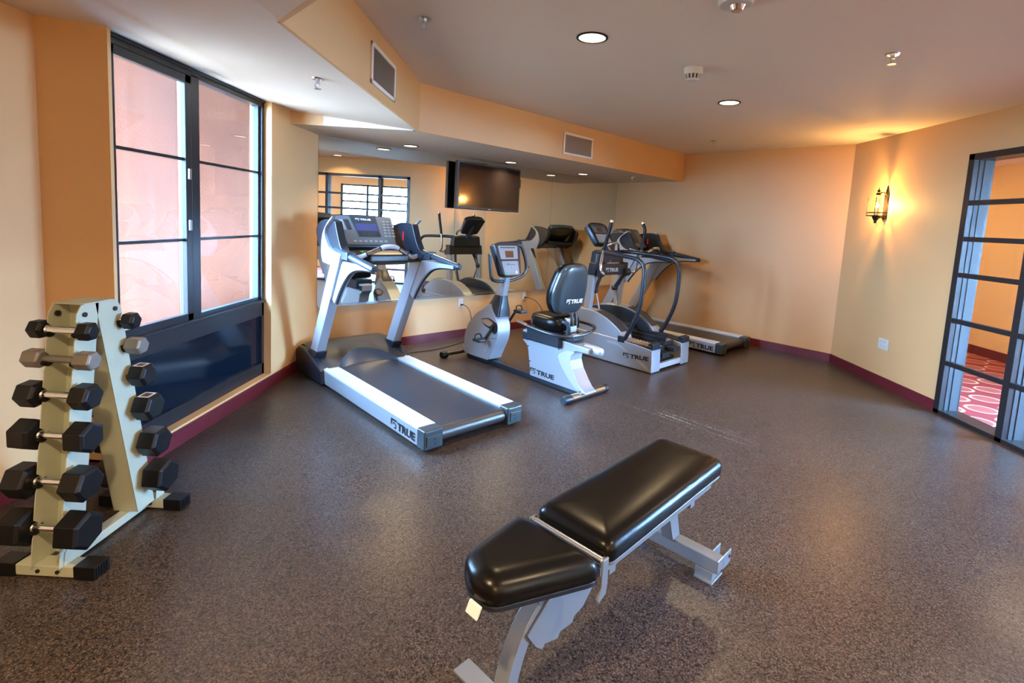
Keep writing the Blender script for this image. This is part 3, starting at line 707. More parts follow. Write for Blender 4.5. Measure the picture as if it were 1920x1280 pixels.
# ------------------------------------------------------------------ recumbent bike
def bike():
    b = empty('recumbent_bike', uv(3.53, 2.72), PI/4, 'silver recumbent exercise bike with padded back seat, between treadmill and elliptical', 'exercise bike')
    mb = MB(); mb.box(-.045, .045, .02, 1.70, .004, .056); mb.build('main_rail', 'navy', b, bev=.006)
    mb = MB(); mb.cyl((-.205,.02,.036), (.255,.02,.036), .034, 18); rf = mb.build('rear_foot', 'chrome', b)
    for a, c in ((-.205,-.305), (.255,.305)):
        mb = MB(); mb.cyl((a,.02,.0365), (c,.02,.0365), .0365, 18); mb.build('foot_cap', 'navy', rf, bev=.004)
    mb = MB(); mb.tube([(-.27,1.77,.045),(-.12,1.755,.05),(.12,1.755,.05),(.27,1.77,.045)], .022, 12); ff = mb.build('front_foot', 'black', b)
    for s in (-1, 1):
        mb = MB(); mb.cyl((s*.255,1.785,.037), (s*.335,1.785,.037), .036, 16); mb.build('transport_wheel', 'rubber', ff, bev=.006)
    mb = MB(); mb.box(-.06, .06, 1.66, 1.765, .045, .125); mb.build('front_bracket', 'silverlt', b, bev=.012)
    # flywheel shroud
    prof = smooth2([(1.30,.058),(1.68,.060),(1.705,.15),(1.70,.25),(1.655,.375),(1.58,.465),(1.50,.54),(1.40,.60),(1.315,.66),(1.285,.66)], 4) + smooth2([(1.245,.60),(1.195,.545),(1.16,.46),(1.15,.36),(1.175,.27),(1.225,.17),(1.27,.07)], 4)
    mb = MB(); mb.prism(prof, -.088, .088); sh = mb.build('shroud', 'silver', b, bev=.028, seg=4)
    for s in (-1, 1):
        mb = MB(); mb.prism(roundpoly([(1.43,.485),(1.30,.515),(1.155,.475),(1.148,.405),(1.19,.350),(1.26,.395),(1.37,.425)], .03, 4), s*.086, s*.093); mb.build('crank_cover', 'black', sh, bev=.002)
        mb = MB(); mb.prism(roundpoly([(1.42,.477),(1.31,.502),(1.22,.475),(1.27,.425),(1.36,.438)], .02, 3), s*.092, s*.0945); mb.build('crank_cover_inlay', 'tan', sh)
        d = -1 if s > 0 else 1; p0 = Vector((s*.098, 1.215, .437)); p1 = Vector((s*.112, 1.215+d*.105, .437-d*.155))
        mb = MB(); mb.cyl((s*.086,1.215,.437), (s*.118,1.215,.437), .020, 12); mb.hexa([p0+Vector((-.006,-.010,-.010)), p0+Vector((.006,-.010,-.010)), p0+Vector((.006,.012,.008)), p0+Vector((-.006,.012,.008))], [p1+Vector((-.006,-.008,-.008)), p1+Vector((.006,-.008,-.008)), p1+Vector((.006,.010,.008)), p1+Vector((-.006,.010,.008))])
        mb.cyl(p1, p1+Vector((s*.04,0,0)), .010, 8); cr = mb.build('crank', 'black', b)
        q = p1 + Vector((s*.075, 0, 0)); mb = MB(); mb.prism(roundpoly([(q.y-.055,q.z-.016),(q.y+.06,q.z-.016),(q.y+.065,q.z+.014),(q.y-.055,q.z+.018)], .012, 3), q.x-.045, q.x+.045); mb.build('pedal', 'bluegrey', cr, bev=.004)
        mb = MB(); mb.tube([(q.x-.046,q.y+.02,q.z+.01),(q.x-.03,q.y+.03,q.z+.055),(q.x+.03,q.y+.03,q.z+.055),(q.x+.046,q.y+.02,q.z+.01)], .006, 6, smooth=4); mb.build('pedal_strap', 'rubber', cr)
    mb = MB(); mb.prism([(1.165,.318),(1.40,.285),(1.40,.281),(1.165,.314)], -.0905, -.086); mb.build('shroud_seam', 'black', sh)
    mb = MB(); mb.prism(smooth2([(1.34,.13),(1.30,.20),(1.31,.26),(1.37,.27)], 4) + [(1.36,.265),(1.32,.25),(1.312,.20),(1.345,.135)], -.0905, -.086); mb.build('shroud_flare', 'silverlt', sh)
    # mast
    mb = MB(); mb.loft([[(x,y,z) for x, y in roundpoly([(-w,y0),(w,y0),(w,y1),(-w,y1)], .02, 3)] for w, y0, y1, z in ((.085,1.150,1.400,.545),(.075,1.150,1.375,.62),(.055,1.155,1.32,.70),(.045,1.160,1.285,.765))]); mb.build('mast_boot', 'navy', b, ang=60)
    mb = MB(); mb.loft([[(x,y,z) for x, y in roundpoly([(-w,y0),(w,y0),(w,y1),(-w,y1)], .012, 3)] for w, y0, y1, z in ((.040,1.165,1.28,.75),(.036,1.14,1.235,.88),(.034,1.125,1.215,.97),(.034,1.12,1.20,1.03))]); mb.build('mast', 'silver', b, ang=60)
    mb = MB(); mb.tube([(-.235,1.165,1.205),(-.228,1.160,1.12),(-.215,1.155,1.00),(-.200,1.155,.955),(-.15,1.165,.928),(-.02,1.165,.918),(.09,1.150,.932),(.19,1.135,.965),(.245,1.13,1.02),(.262,1.14,1.09),(.25,1.165,1.19),(.225,1.19,1.275),(.17,1.20,1.30)], .0175, 12, smooth=3); mb.build('handlebar', 'bluegrey', b)
    # console tilts back: face from (1.05,.985) to (1.15,1.32)
    def face(x, h, d): return Vector((x, 1.070+.105*h - d*.955, .985+.335*h + d*.30))
    out = roundpoly([(-.120,-.02),(.135,-.02),(.180,.95),(.10,1.03),(-.10,1.03),(-.180,.95)], .12, 5)
    mb = MB(); mb.loft([[face(x,h,d) for x, h in inset(out, i)] for d, i in ((-.085,.02),(-.075,.0),(-.01,.0),(0,.006))]); con = mb.build('console', 'navy', b, ang=40)
    def q(pts, d): return [face(x,h,d) for x, h in pts]
    mb = MB(); mb.poly(q(roundpoly([(-.118,.50),(.118,.50),(.135,.90),(-.135,.90)], .02, 3), .002)); mb.build('upper_panel', 'panellight', con)
    mb = MB(); mb.poly(q(roundpoly([(-.095,.03),(.105,.03),(.115,.44),(-.115,.44)], .02, 3), .002)); mb.build('lower_panel', 'panellight', con)
    mb = MB(); mb.poly(q([(-.050,.545),(.062,.545),(.065,.745),(-.050,.745)], .003)); mb.build('screen', 'lcdamber', con)
    mb = MB(); mb.poly(q([(-.105,.83),(.10,.83),(.10,.86),(-.105,.86)], .003)); mb.build('label_strip', 'black', con)
    mb = MB(); mb.hexa([face(-.045,.33,0), face(.05,.33,0), face(.05,.345,0), face(-.045,.345,0)], [face(-.045,.33,.03), face(.05,.33,.03), face(.05,.345,.03), face(-.045,.345,.03)]); mb.build('book_ledge', 'silver', con)
    mb = MB()
    for r in range(3):
        for c0 in range(4): x = -.075+.045*c0; mb.poly(q([(x,.13+.065*r),(x+.024,.13+.065*r),(x+.024,.165+.065*r),(x,.165+.065*r)], .003))
    mb.build('key_pad', 'silver', con)
    mb = MB(); mb.poly(q([(-.075+.014*math.cos(k*PI/6), .085+.05*math.sin(k*PI/6)) for k in range(12)], .0035)); mb.build('start_button', 'green', con)
    mb = MB(); mb.poly(q([(.068+.013*math.cos(k*PI/6), .10+.04*math.sin(k*PI/6)) for k in range(12)], .0035)); mb.build('stop_button', 'whitetext', con)
    # seat base
    hole = smooth2([(-.045,.425),(.10,.418),(.155,.375),(.165,.33),(.13,.25),(.065,.16),(.01,.10),(-.035,.075)], 4)
    prof = [(.655,.058),(.70,.30),(.725,.352),(.765,.375),(.79,.40),(.79,.485),(.76,.50),(-.05,.475)] + hole + [(-.045,.058)]
    mb = MB(); mb.prism(prof, -.080, .080); sb = mb.build('seat_base', 'silver', b, bev=.012, seg=3)
    mb = MB(); mb.prism([(p[0]+.002, p[1]) for p in smooth2([(.20,.405),(.285,.36),(.30,.32),(.25,.24),(.16,.15),(.06,.075)], 4)] + [(.00,.080),(.06,.15),(.125,.24),(.158,.32),(.15,.37),(.105,.412)], -.083, .083); mb.build('base_fillet', 'silverlt', sb, bev=.003)
    mb = MB(); mb.cyl((0,.05,.452), (0,-.12,.452), .040, 18, .036); mb.ball((0,-.12,.452), .036, 12, (1,.55,1)); mb.build('rail_nose', 'silverlt', sb)
    mb = MB(); mb.hexa([(-.085,.70,.400),(-.075,.70,.400),(-.075,.785,.400),(-.085,.785,.400)], [(-.085,.70,.470),(-.075,.70,.470),(-.075,.785,.475),(-.085,.785,.475)]); mb.build('end_plug', 'black', sb)
    logo('base_logo', sb, 'blacktext', (-.0812,.655,.092), (0,-1,.0), (0,0,1), .046, .32)
    mb = MB()
    for y, z in ((.70,.34),(.665,.20),(.02,.07),(.30,.40)): mb.cyl((-.0825,y,z), (-.080,y,z), .008, 8)
    mb.build('screw', 'black', sb)
    mb = MB(); mb.box(-.128, .128, .265, .690, .415, .555); mb.build('seat_carriage', 'navy', b, bev=.014, seg=3)
    so = Outline([(-.15,.25),(.15,.25),(.19,.34),(.17,.58),(.11,.66),(-.11,.66),(-.17,.58),(-.19,.34)], .08, 4)
    mb = MB(); pad(mb, so, [(.02,.575),(0,.59),(0,.655),(.012,.680),(.04,.694),(.08,.700)], lambda x, y, h: (x, y, h)); mb.build('seat_cushion', 'leather', b, ang=60)
    # seat back: shell towards the room, cushion towards the console, leaning back
    bo = Outline([(-.150,.0),(.150,.0),(.215,.10),(.228,.22),(.175,.415),(.11,.466),(-.11,.466),(-.175,.415),(-.228,.22),(-.215,.10)], .07, 4)
    def bk(d0): return lambda x, h, d: (x, .300 - .16*h + d + 0.55*x*x, .728 + h*.985)
    mb = MB(); pad(mb, bo, [(.07,-.045),(.03,-.040),(.008,-.030),(0,-.012),(0,.004)], bk(0)); bs = mb.build('back_shell', 'shell', b, ang=60)
    mb = MB(); pad(mb, bo, [(.002,.006),(-.004,.02),(-.002,.06),(.014,.085),(.04,.098),(.09,.104)], bk(0)); mb.build('back_cushion', 'leather', bs, ang=60)
    logo('back_logo', bs, 'whitetext', (-.10,.232,.828), (1,0,0), (0,-.16,1), .040, .225)
    mb = MB(); mb.box(-.055, .055, .215, .285, .56, .69); br = mb.build('back_bracket', 'silverlt', b, bev=.006)
    for s in (-1, 1):
        mb = MB(); mb.tube([(s*.025,.205,.625),(s*.027,.208,.68),(s*.027,.225,.74)], .016, 10); mb.build('bracket_bolt', 'black', br)
    mb = MB(); mb.tube([(-.075,.215,.52),(-.078,.20,.60),(-.085,.215,.65),(-.10,.26,.66)], .020, 10, smooth=4); mb.build('back_hinge_arm', 'bluegrey', b)
    gp = [(-.275,.66,.615),(-.27,.52,.592),(-.262,.36,.575),(-.23,.21,.562),(-.16,.135,.556),(.0,.11,.560),(.15,.115,.575),(.25,.16,.592),(.295,.26,.600),(.30,.40,.605),(.30,.60,.62)]
    mb = MB(); mb.tube(gp, .015, 10, smooth=3); sg = mb.build('seat_handlebar', 'black', b)
    for P in ([(-.275,.662,.6153),(-.271,.53,.594)], [(.30,.602,.6202),(.30,.46,.608)], [(-.12,.121,.5585),(.13,.113,.572)]):
        mb = MB(); mb.tube(P, .0165, 10); mb.build('hand_grip', 'chrome', sg)
    mb = MB(); mb.box(-.07, .09, .15, .27, .49, .56); mb.build('seat_latch', 'black', b, bev=.01)
    mb = MB(); mb.ball((.17,.35,.49), .022, 10); mb.cyl((.12,.35,.49),(.16,.35,.49),.007,8); mb.build('adjust_knob', 'red', b)
    return b
bike()

# ------------------------------------------------------------------ elliptical trainer
def elliptical():
    e = empty('elliptical_trainer', uv(5.10, 2.785), PI/4, 'silver elliptical trainer with upright swing arms, beside the bike seat back', 'elliptical')
    for s in (-1, 1):
        a, c = s*.405, s*.225
        mb = MB(); mb.prism([(0,.006),(.012,.262),(.20,.282),(.40,.296),(.75,.30),(1.55,.30),(1.66,.22),(1.70,.006)], a, c); base = mb.build('side_base', 'silver', e, bev=.012, seg=3)
        mb = MB(); mb.prism(smooth2([(.395,.292),(.400,.335),(.46,.395),(.58,.468),(.70,.520),(.82,.548),(.98,.555),(1.22,.53),(1.45,.44),(1.60,.30)], 4), s*.398, s*.232); hd = mb.build('drive_cover', 'silver', e, bev=.010, seg=3)
        top = smooth2([(.43,.372),(.58,.474),(.70,.526),(.80,.551)], 4)
        mb = MB(); mb.loft([[(x, y, z+.004) for x in (s*.385, s*.245)] for y, z in top], cap=False, closed=False); mb.build('cover_top_trim', 'hoodgrey', hd)
        mb = MB(); mb.prism(smooth2([(.40,.30),(.47,.40),(.60,.478),(.80,.54),(1.0,.545),(1.3,.50),(1.5,.38),(1.58,.30)], 3), s*.236, s*.200); mb.build('cover_inner_panel', 'bluegrey', hd, bev=.004)
        # rail that sweeps over to the front
        path = [(s*.385,.40,.270),(s*.385,.345,.37),(s*.385,.275,.52),(s*.382,.225,.67),(s*.38,.205,.82),(s*.378,.200,.95),(s*.375,.203,1.06),(s*.370,.225,1.145),(s*.365,.285,1.195),(s*.36,.37,1.215),(s*.345,.60,1.230),(s*.31,.82,1.238),(s*.24,.98,1.235)]
        mb = MB(); mb.tube(path, .0235, 12, smooth=3); mb.build('support_rail', 'navy', e)
        mb = MB(); mb.box(s*.408, s*.362, .365, .46, .262, .335); mb.build('rail_socket', 'navy', base, bev=.006)
        # upright
        mb = MB(); mb.hexa([(s*.335,.95,.53),(s*.265,.95,.53),(s*.265,1.045,.53),(s*.335,1.045,.53)], [(s*.325,.915,.97),(s*.262,.915,.97),(s*.262,1.01,.97),(s*.325,1.01,.97)]); up = mb.build('upright', 'silver', e, bev=.014, seg=3)
        mb = MB(); mb.hexa([(s*.335,.905,.955),(s*.252,.905,.955),(s*.252,1.02,.955),(s*.335,1.02,.955)], [(s*.33,.89,1.105),(s*.255,.89,1.105),(s*.255,1.00,1.105),(s*.33,1.00,1.105)]); mb.build('upright_cap', 'navy', up, bev=.010)
    logo('side_logo', e, 'blacktext', (-.4065,.372,.105), (0,-1,.08), (0,0,1), .048, .33)
    fl = smooth2([(.60,.225),(.45,.215),(.25,.14),(.10,.05),(.02,.03)], 4) + smooth2([(.10,.085),(.30,.165),(.45,.24),(.60,.25)], 3)
    mb = MB(); mb.prism(fl, -.4065, -.40); mb.build('side_flare', 'silverlt', e)
    mb = MB(); mb.box(-.24, .24, .012, .055, .025, .085); mb.build('rear_crossbar', 'silverlt', e, bev=.005)
    mb = MB(); mb.box(-.23, .23, .10, 1.55, .035, .10); mb.build('floor_pan', 'black', e)
    mb = MB(); mb.box(-.225, .225, .62, 1.5, .10, .40); mb.build('drive_housing', 'navy', e, bev=.03)
    for s, y0, z0, zl in ((-1, .085, .225, -.01), (1, .10, .265, 0)):
        x0, x1 = (-.215, .0) if s < 0 else (.015, .215)
        mb = MB(); mb.box(x0+.02, x1-.04, .0, .95, z0-.085, z0-.03); mb.build('pedal_arm', 'black', e, bev=.006)
        mb = MB(); mb.prism(roundpoly([(x0,y0),(x1,y0),(x1,y0+.50),(x0+.02,y0+.52),(x0,y0+.45)], .03, 3), z0-.03, z0+.012, 'z'); p = mb.build('foot_pedal', 'navy', e, bev=.006)
        mb = MB()
        mb.box(x0, x0+.014, y0, y0+.45, z0+.01, z0+.062); mb.box(x1-.014, x1, y0+.10, y0+.50, z0+.01, z0+.062); mb.box(x0, x1, y0+.485, y0+.50, z0+.01, z0+.065); mb.build('pedal_rim', 'navy', p, bev=.005)
        mb = MB()
        for k in range(9): mb.box(x0+.03, x1-.03, y0+.03+.048*k, y0+.052+.048*k, z0+.012, z0+.017)
        mb.build('warm_lit_traction', 'tan', p)  # real ridges; their tan paints in the warm light on them
    mb = MB()
    for k in range(9): mb.box(-.40, -.235, .04+.042*k, .060+.042*k, .286+.002*k*0, .2935+.0012*k)
    mb.build('warm_lit_step_traction', 'tan', e)  # warm light on the step ridges put into their colour
    mb = MB(); mb.prism([(.005,.255),(.005,.278),(.40,.300),(.40,.28)], -.402, -.230); mb.prism([(.005,.255),(.005,.278),(.40,.300),(.40,.28)], .402, .230); mb.build('step_plate', 'navy', e, bev=.003)
    for s in (-1, 1):
        mb = MB(); mb.prism([(.008,.262),(.008,.32),(.06,.33),(.08,.27)], s*.395, s*.245); mb.build('rear_cap', 'navy', e, bev=.006)
    # pivot housing, console mast, console
    mb = MB(); mb.box(-.26, .27, .885, 1.01, .955, 1.095); ph = mb.build('pivot_housing', 'black', e, bev=.012, seg=3)
    logo('front_logo', ph, 'greytext', (-.145,.8835,.995), (1,0,0), (0,0,1), .046, .25)
    mb = MB(); mb.box(-.10, .14, .90, .99, 1.093, 1.104); mb.build('housing_tray', 'tan', ph)
    mb = MB(); mb.tube([(.0,.96,1.08),(.0,.99,1.20),(.0,1.10,1.36),(0,1.14,1.44)], .042, 12, smooth=4); mb.build('console_mast', 'bluegrey', e)
    mb = MB(); mb.hexa([(-.285,.93,1.08),(.285,.93,1.08),(.285,1.03,1.08),(-.285,1.03,1.08)], [(-.26,.93,1.25),(.26,.93,1.25),(.26,1.03,1.25),(-.26,1.03,1.25)]); mb.build('mast_cowl', 'navy', e, bev=.02, seg=3)
    def face(x, h, d): return Vector((x, 1.02+.17*h - d*.815, 1.335+.235*h + d*.58))
    out = roundpoly([(-.165,-.05),(.165,-.05),(.195,.92),(.11,1.05),(-.11,1.05),(-.195,.92)], .10, 4)
    mb = MB(); mb.loft([[face(x,h,d) for x, h in inset(out, i)] for d, i in ((-.075,.02),(-.065,0),(-.01,0),(0,.006))]); con = mb.build('console', 'navy', e, ang=40)
    def q(pts, d): return [face(x,h,d) for x, h in pts]
    mb = MB(); mb.poly(q(roundpoly([(-.13,.52),(.13,.52),(.145,.93),(-.145,.93)], .02, 3), .002)); mb.build('upper_panel', 'panelgrey', con)
    mb = MB(); mb.poly(q(roundpoly([(-.13,.02),(.13,.02),(.13,.46),(-.13,.46)], .02, 3), .002)); mb.build('lower_panel', 'panellight', con)
    mb = MB(); mb.poly(q([(-.055,.56),(.055,.56),(.058,.78),(-.058,.78)], .003)); mb.build('screen', 'lcdamber', con)
    mb = MB(); mb.poly(q([(-.11,.84),(.11,.84),(.11,.88),(-.11,.88)], .003)); mb.build('label_strip', 'black', con)
    mb = MB(); mb.poly(q([(-.085+.018*math.cos(k*PI/6), .09+.06*math.sin(k*PI/6)) for k in range(12)], .0035)); mb.build('start_button', 'green', con)
    mb = MB(); mb.tube([(-.17,.96,1.28),(-.13,.92,1.31),(-.05,.885,1.345),(.05,.885,1.345),(.13,.92,1.30),(.19,.96,1.22)], .014, 10, smooth=4); mb.build('pulse_bar', 'chrome', e)
    # swing arms and their links
    for s, up, lo in ((-1, [(.705,1.60),(.712,1.55),(.735,1.46),(.765,1.35),(.785,1.27)], [(.785,1.27),(.805,1.18),(.815,1.09),(.805,1.03),(.77,.995)]),
                      (1, [(.735,1.60),(.705,1.55),(.695,1.49),(.715,1.40),(.725,1.27)], [(.725,1.27),(.740,1.18),(.76,1.09),(.765,1.03),(.80,.995)])):
        x = s*.345
        mb = MB(); mb.tube([(x,y,z) for y, z in lo] + [(x-s*.06,lo[-1][0]+.07,.985)], .0165, 12, smooth=4); arm = mb.build('swing_arm', 'chrome', e)
        mb = MB(); mb.tube([(x,y,z) for y, z in up], .0205, 12, smooth=4); mb.build('foam_grip', 'rubber', arm)
        mb = MB(); mb.cyl((x,up[0][0],up[0][1]-.006), (x,up[0][0]-.002,up[0][1]+.018), .0215, 12); mb.build('grip_cap', 'chrome', arm)
        px = s*.275
        mb = MB(); mb.cyl((px-s*.045,.87,.985), (px+s*.03,.87,.985), .048, 16); mb.build('pivot_hub', 'black', arm, bev=.006)
        yl = .945 if s < 0 else 1.02
        mb = MB(); mb.tube([(px-s*.03,.875,.965), (px-s*.03,yl,.775)], .022, 10); mb.build('lower_arm', 'bluegrey', arm)
        mb = MB(); mb.ball((px-s*.03,yl,.77), .038, 12, (1,1,1.1)); mb.build('link_joint', 'black', arm)
        mb = MB(); mb.tube([(px-s*.035,yl-.005,.77), (px-s*.05,yl-.10,.44)], .011, 8); mb.build('connecting_rod', 'chrome', arm)
    return e
elliptical()
# ------------------------------------------------------------------ flat bench (local: x from seat to head end, y to the left)
BU, BV = 1.10, 1.055
bn = empty('weight_bench', uv(BU, BV), PI/4 + math.radians(2.0), 'black vinyl weight bench on grey steel frame in the foreground', 'bench')
G = 'benchgrey'
po = Outline([(.235,-.170),(1.175,-.170),(1.175,.170),(.235,.170)], .050, 6)
def bt(x, y, h): return (x, y, h + .022 + .012*(x-.235))
mb = MB(); pad(mb, po, [(.010,.400),(.002,.403),(0,.412),(0,.440),(.004,.453),(.012,.464),(.026,.473),(.048,.480),(.085,.485),(.13,.487)], bt); bp = mb.build('back_pad', 'leather', bn, ang=60)
mb = MB(); mb.loft([[bt(x,y,h) for x, y in po.at(.004)] for h in (.388, .4005)]); mb.build('pad_board', G, bp, bev=.003)
so = Outline([(.200,-.175),(.205,.215),(-.150,.130),(-.205,.020),(-.190,-.060)], [.05,.08,.06,.05,.05], 6)
def st(x, y, h): return (x, y, h + .005 + .11*(.205-x))
mb = MB(); pad(mb, so, [(.010,.388),(0,.394),(0,.425),(.004,.440),(.012,.452),(.028,.463),(.045,.470),(.062,.473)], st); sp = mb.build('seat_pad', 'leather', bn, ang=60)
mb = MB(); mb.loft([[st(x,y,h) for x, y in so.at(.004)] for h in (.370, .3875)]); mb.build('pad_board', 'navy', sp, bev=.003)
mb = MB(); mb.hexa([(-.222,-.030,.402),(-.216,-.030,.402),(-.216,.022,.402),(-.222,.022,.402)], [(-.206,-.030,.434),(-.198,-.030,.434),(-.198,.022,.434),(-.206,.022,.434)]); mb.build('white_tab', 'white', sp, bev=.003)
# hinge between the pads
mb = MB(); mb.cyl((.222,-.155,.440), (.222,.155,.440), .014, 14); hg = mb.build('hinge_bar', 'steel', bn)
for s in (-1, 1):
    mb = MB(); mb.cyl((.222,s*.155,.440), (.222,s*.166,.440), .018, 12, .014); mb.build('hinge_bolt', 'steel', hg)
mb = MB(); mb.prism([(.205,.455),(.238,.455),(.240,.36),(.235,.325),(.195,.310),(.185,.325),(.205,.36)], -.168, -.160, 'y'); mb.build('side_plate', G, bn, bev=.002)
mb = MB(); mb.prism([(.205,.455),(.238,.455),(.240,.36),(.235,.325),(.195,.310),(.185,.325),(.205,.36)], .160, .168, 'y'); mb.build('side_plate', G, bn, bev=.002)
# frame
mb = MB(); mb.hexa([(.06,-.028,.285),(.06,.028,.285),(1.02,.028,.285),(1.02,-.028,.285)], [(.06,-.028,.340),(.06,.028,.340),(1.02,.028,.340),(1.02,-.028,.340)]); mb.build('main_spine', G, bn, bev=.004)
for s in (-1, 1):
    mb = MB(); mb.box(.24, 1.13, s*.135, s*.105, .362, .409); mb.build('pad_rail', G, bn, bev=.003)
mb = MB(); mb.box(.30, .34, -.135, .135, .340, .368); mb.box(.92, .96, -.135, .135, .340, .368); mb.build('pad_crossbar', G, bn, bev=.002)
cen = smooth2([(-.062,.012),(-.055,.06),(-.035,.13),(-.002,.20),(.045,.255),(.10,.295),(.16,.318)], 4)
def rect(cl, w, t):
    rings = []
    for i, (x, z) in enumerate(cl):
        a, c = cl[max(0,i-1)], cl[min(len(cl)-1,i+1)]; d = Vector((c[0]-a[0], c[1]-a[1])).normalized(); n = Vector((-d.y, d.x))
        rings.append([(x+n.x*t, -w, z+n.y*t), (x+n.x*t, w, z+n.y*t), (x-n.x*t, w, z-n.y*t), (x-n.x*t, -w, z-n.y*t)])
    return rings
mb = MB(); mb.loft(rect(cen, .028, .028)); fl = mb.build('front_leg', G, bn, bev=.005, ang=40)
mb = MB(); mb.box(-.105, -.035, -.20, .20, .001, .012); mb.build('front_foot', G, bn, bev=.002)
mb = MB(); mb.hexa([(.055,-.035,.30),(.062,-.035,.30),(.062,.035,.30),(.055,.035,.30)], [(.035,-.035,.385),(.042,-.035,.385),(.042,.035,.385),(.035,.035,.385)]); mb.build('seat_stop', G, bn)
lad = [(.00,.225),(.045,.160),(.080,.130),(.092,.143),(.160,.122),(.172,.140),(.240,.135),(.250,.155),(.30,.165),(.36,.22),(.40,.285),(.10,.300)]
mb = MB(); mb.prism(lad, -.036, -.029, 'y'); mb.build('adjustment_ladder', G, bn, bev=.001)
mb = MB(); mb.prism(lad, .029, .036, 'y'); mb.build('adjustment_ladder', G, bn, bev=.001)
mb = MB(); mb.hexa([(.505,-.010,.20),(.525,-.010,.20),(.525,.010,.20),(.505,.010,.20)], [(.50,-.018,.288),(.54,-.018,.288),(.54,.018,.288),(.50,.018,.288)]); mb.build('stop_tab', G, bn, bev=.002)
mb = MB(); mb.hexa([(1.005,-.030,.10),(1.075,-.030,.10),(1.075,.030,.10),(1.005,.030,.10)], [(.93,-.030,.29),(1.01,-.030,.29),(1.01,.030,.29),(.93,.030,.29)]); mb.build('rear_post', G, bn, bev=.004)
mb = MB(); mb.box(1.01, 1.075, -.245, .245, .045, .108); rt = mb.build('rear_foot_tube', G, bn, bev=.005)
for s in (-1, 1):
    mb = MB(); mb.box(1.005, 1.085, s*.145, s*.225, .001, .046); mb.box(.985, 1.10, s*.150, s*.235, .001, .010); mb.build('foot_plate', G, rt, bev=.002)
mb = MB(); mb.box(1.07, 1.155, -.246, -.240, .045, .108); mb.box(1.07, 1.155, -.196, -.190, .045, .108); mb.box(1.07, 1.14, -.245, -.19, .04, .05); mb.build('wheel_bracket', G, rt, bev=.002)
mb = MB(); mb.cyl((1.135,-.25,.08), (1.135,-.246,.08), .008, 8); mb.cyl((.80,-.031,.31), (.80,-.027,.31), .009, 8); mb.build('bolt', 'black', bn)

# ------------------------------------------------------------------ dumbbell rack (local: x right, y away from the camera)
RX, RY = -1.885, 2.18
rk = empty('dumbbell_rack', (RX, RY, 0), 0, 'cream steel A-frame dumbbell rack standing beside the window', 'dumbbell rack')
K = 'rackcream'
HZ = [1.004, .886, .742, .579, .394, .208]
def fy(z): return 1.892 + (z-.06)*.118 - RY            # outer (front) edge of front post flanges
def fb(z): return 2.002 + (z-.06)*.112 - RY
def ry_(z): return 2.405 - (z-.06)*.170 - RY
def rb(z): return 2.300 - (z-.06)*.190 - RY
def flange(outer, inner, sgn):
    pts = [(inner(.05), .05), (outer(.05), .05)]
    for z in reversed(HZ):
        y = outer(z); pts += [(outer(z-.045), z-.045), (y+sgn*.004, z-.022), (y+sgn*.020, z-.012), (y+sgn*.024, z), (y+sgn*.018, z+.016), (outer(z+.03), z+.03)]
    pts += [(outer(1.07), 1.07), (outer(1.10)+sgn*.02, 1.105), (inner(1.105), 1.105)]
    return pts
for nm, o, i, sg in (('front_post', fy, fb, 1), ('rear_post', ry_, rb, -1)):
    mb = MB()
    for s in (-1, 1): mb.prism(flange(o, i, sg), s*.055, s*.059)
    q = .004*sg
    mb.hexa([(-.058,i(.05)-q,.05),(.058,i(.05)-q,.05),(.058,i(.05),.05),(-.058,i(.05),.05)], [(-.058,i(1.105)-q,1.105),(.058,i(1.105)-q,1.105),(.058,i(1.105),1.105),(-.058,i(1.105),1.105)])
    po_ = mb.build(nm, K, rk, ang=25)
    mb = MB()
    for s in (-1, 1):
        mb.cyl((s*.060, o(1.07)+sg*.035, 1.065), (s*.066, o(1.07)+sg*.035, 1.065), .010, 10); mb.cyl((s*.054, o(1.07)+sg*.035, 1.065), (s*.046, o(1.07)+sg*.035, 1.065), .012, 10)
    mb.build('bolt', 'black', po_)
    for z in HZ:
        for s in (-1, 1):
            mb = MB(); y = o(z)+sg*.022
            mb.tube([(s*.057, y-sg*.030, z-.012), (s*.057, y-sg*.012, z-.024), (s*.057, y+sg*.004, z-.016), (s*.057, y+sg*.008, z+.004)], .010, 7, smooth=3); mb.build('saddle', 'rubber', po_)
mb = MB(); mb.box(-.062, .062, fb(1.09)-.075, rb(1.09)+.085, 1.104, 1.110); mb.build('top_plate', K, rk, bev=.002)
for nm, y0, y1 in (('front_base', 1.905-RY, 1.972-RY), ('rear_base', 2.408-RY, 2.474-RY)):
    mb = MB(); mb.box(-.135, .105, y0, y1, .006, .052); bs_ = mb.build(nm, K, rk, bev=.004)
    for a, c in ((.105, .192), (-.135, -.222)):
        mb = MB(); mb.box(a, c, y0-.004, y1+.004, .001, .057)
        for k in range(5): yy = y0+.004+.0125*k; mb.box(c, c+math.copysign(.004, c), yy, yy+.007, .006, .052)
        mb.build('rubber_foot', 'rubber', bs_, bev=.003)
    mb = MB()
    for s in (-1, 1): mb.prism([(y0+.004,.052),(y1-.004,.052),(y1-.004,.105),(y0+.03,.125),(y0+.010,.105)], s*.060, s*.064)
    mb.build('post_bracket', K, bs_)
    mb = MB()
    for s in (-1, 1): mb.cyl((s*.04,y0-.006,.03), (s*.04,y0-.001,.03), .008, 8)
    mb.build('bolt', 'black', bs_)
mb = MB(); mb.box(-.030, .022, 1.970-RY, 2.41-RY, .010, .050); mb.build('connecting_beam', K, rk, bev=.003)

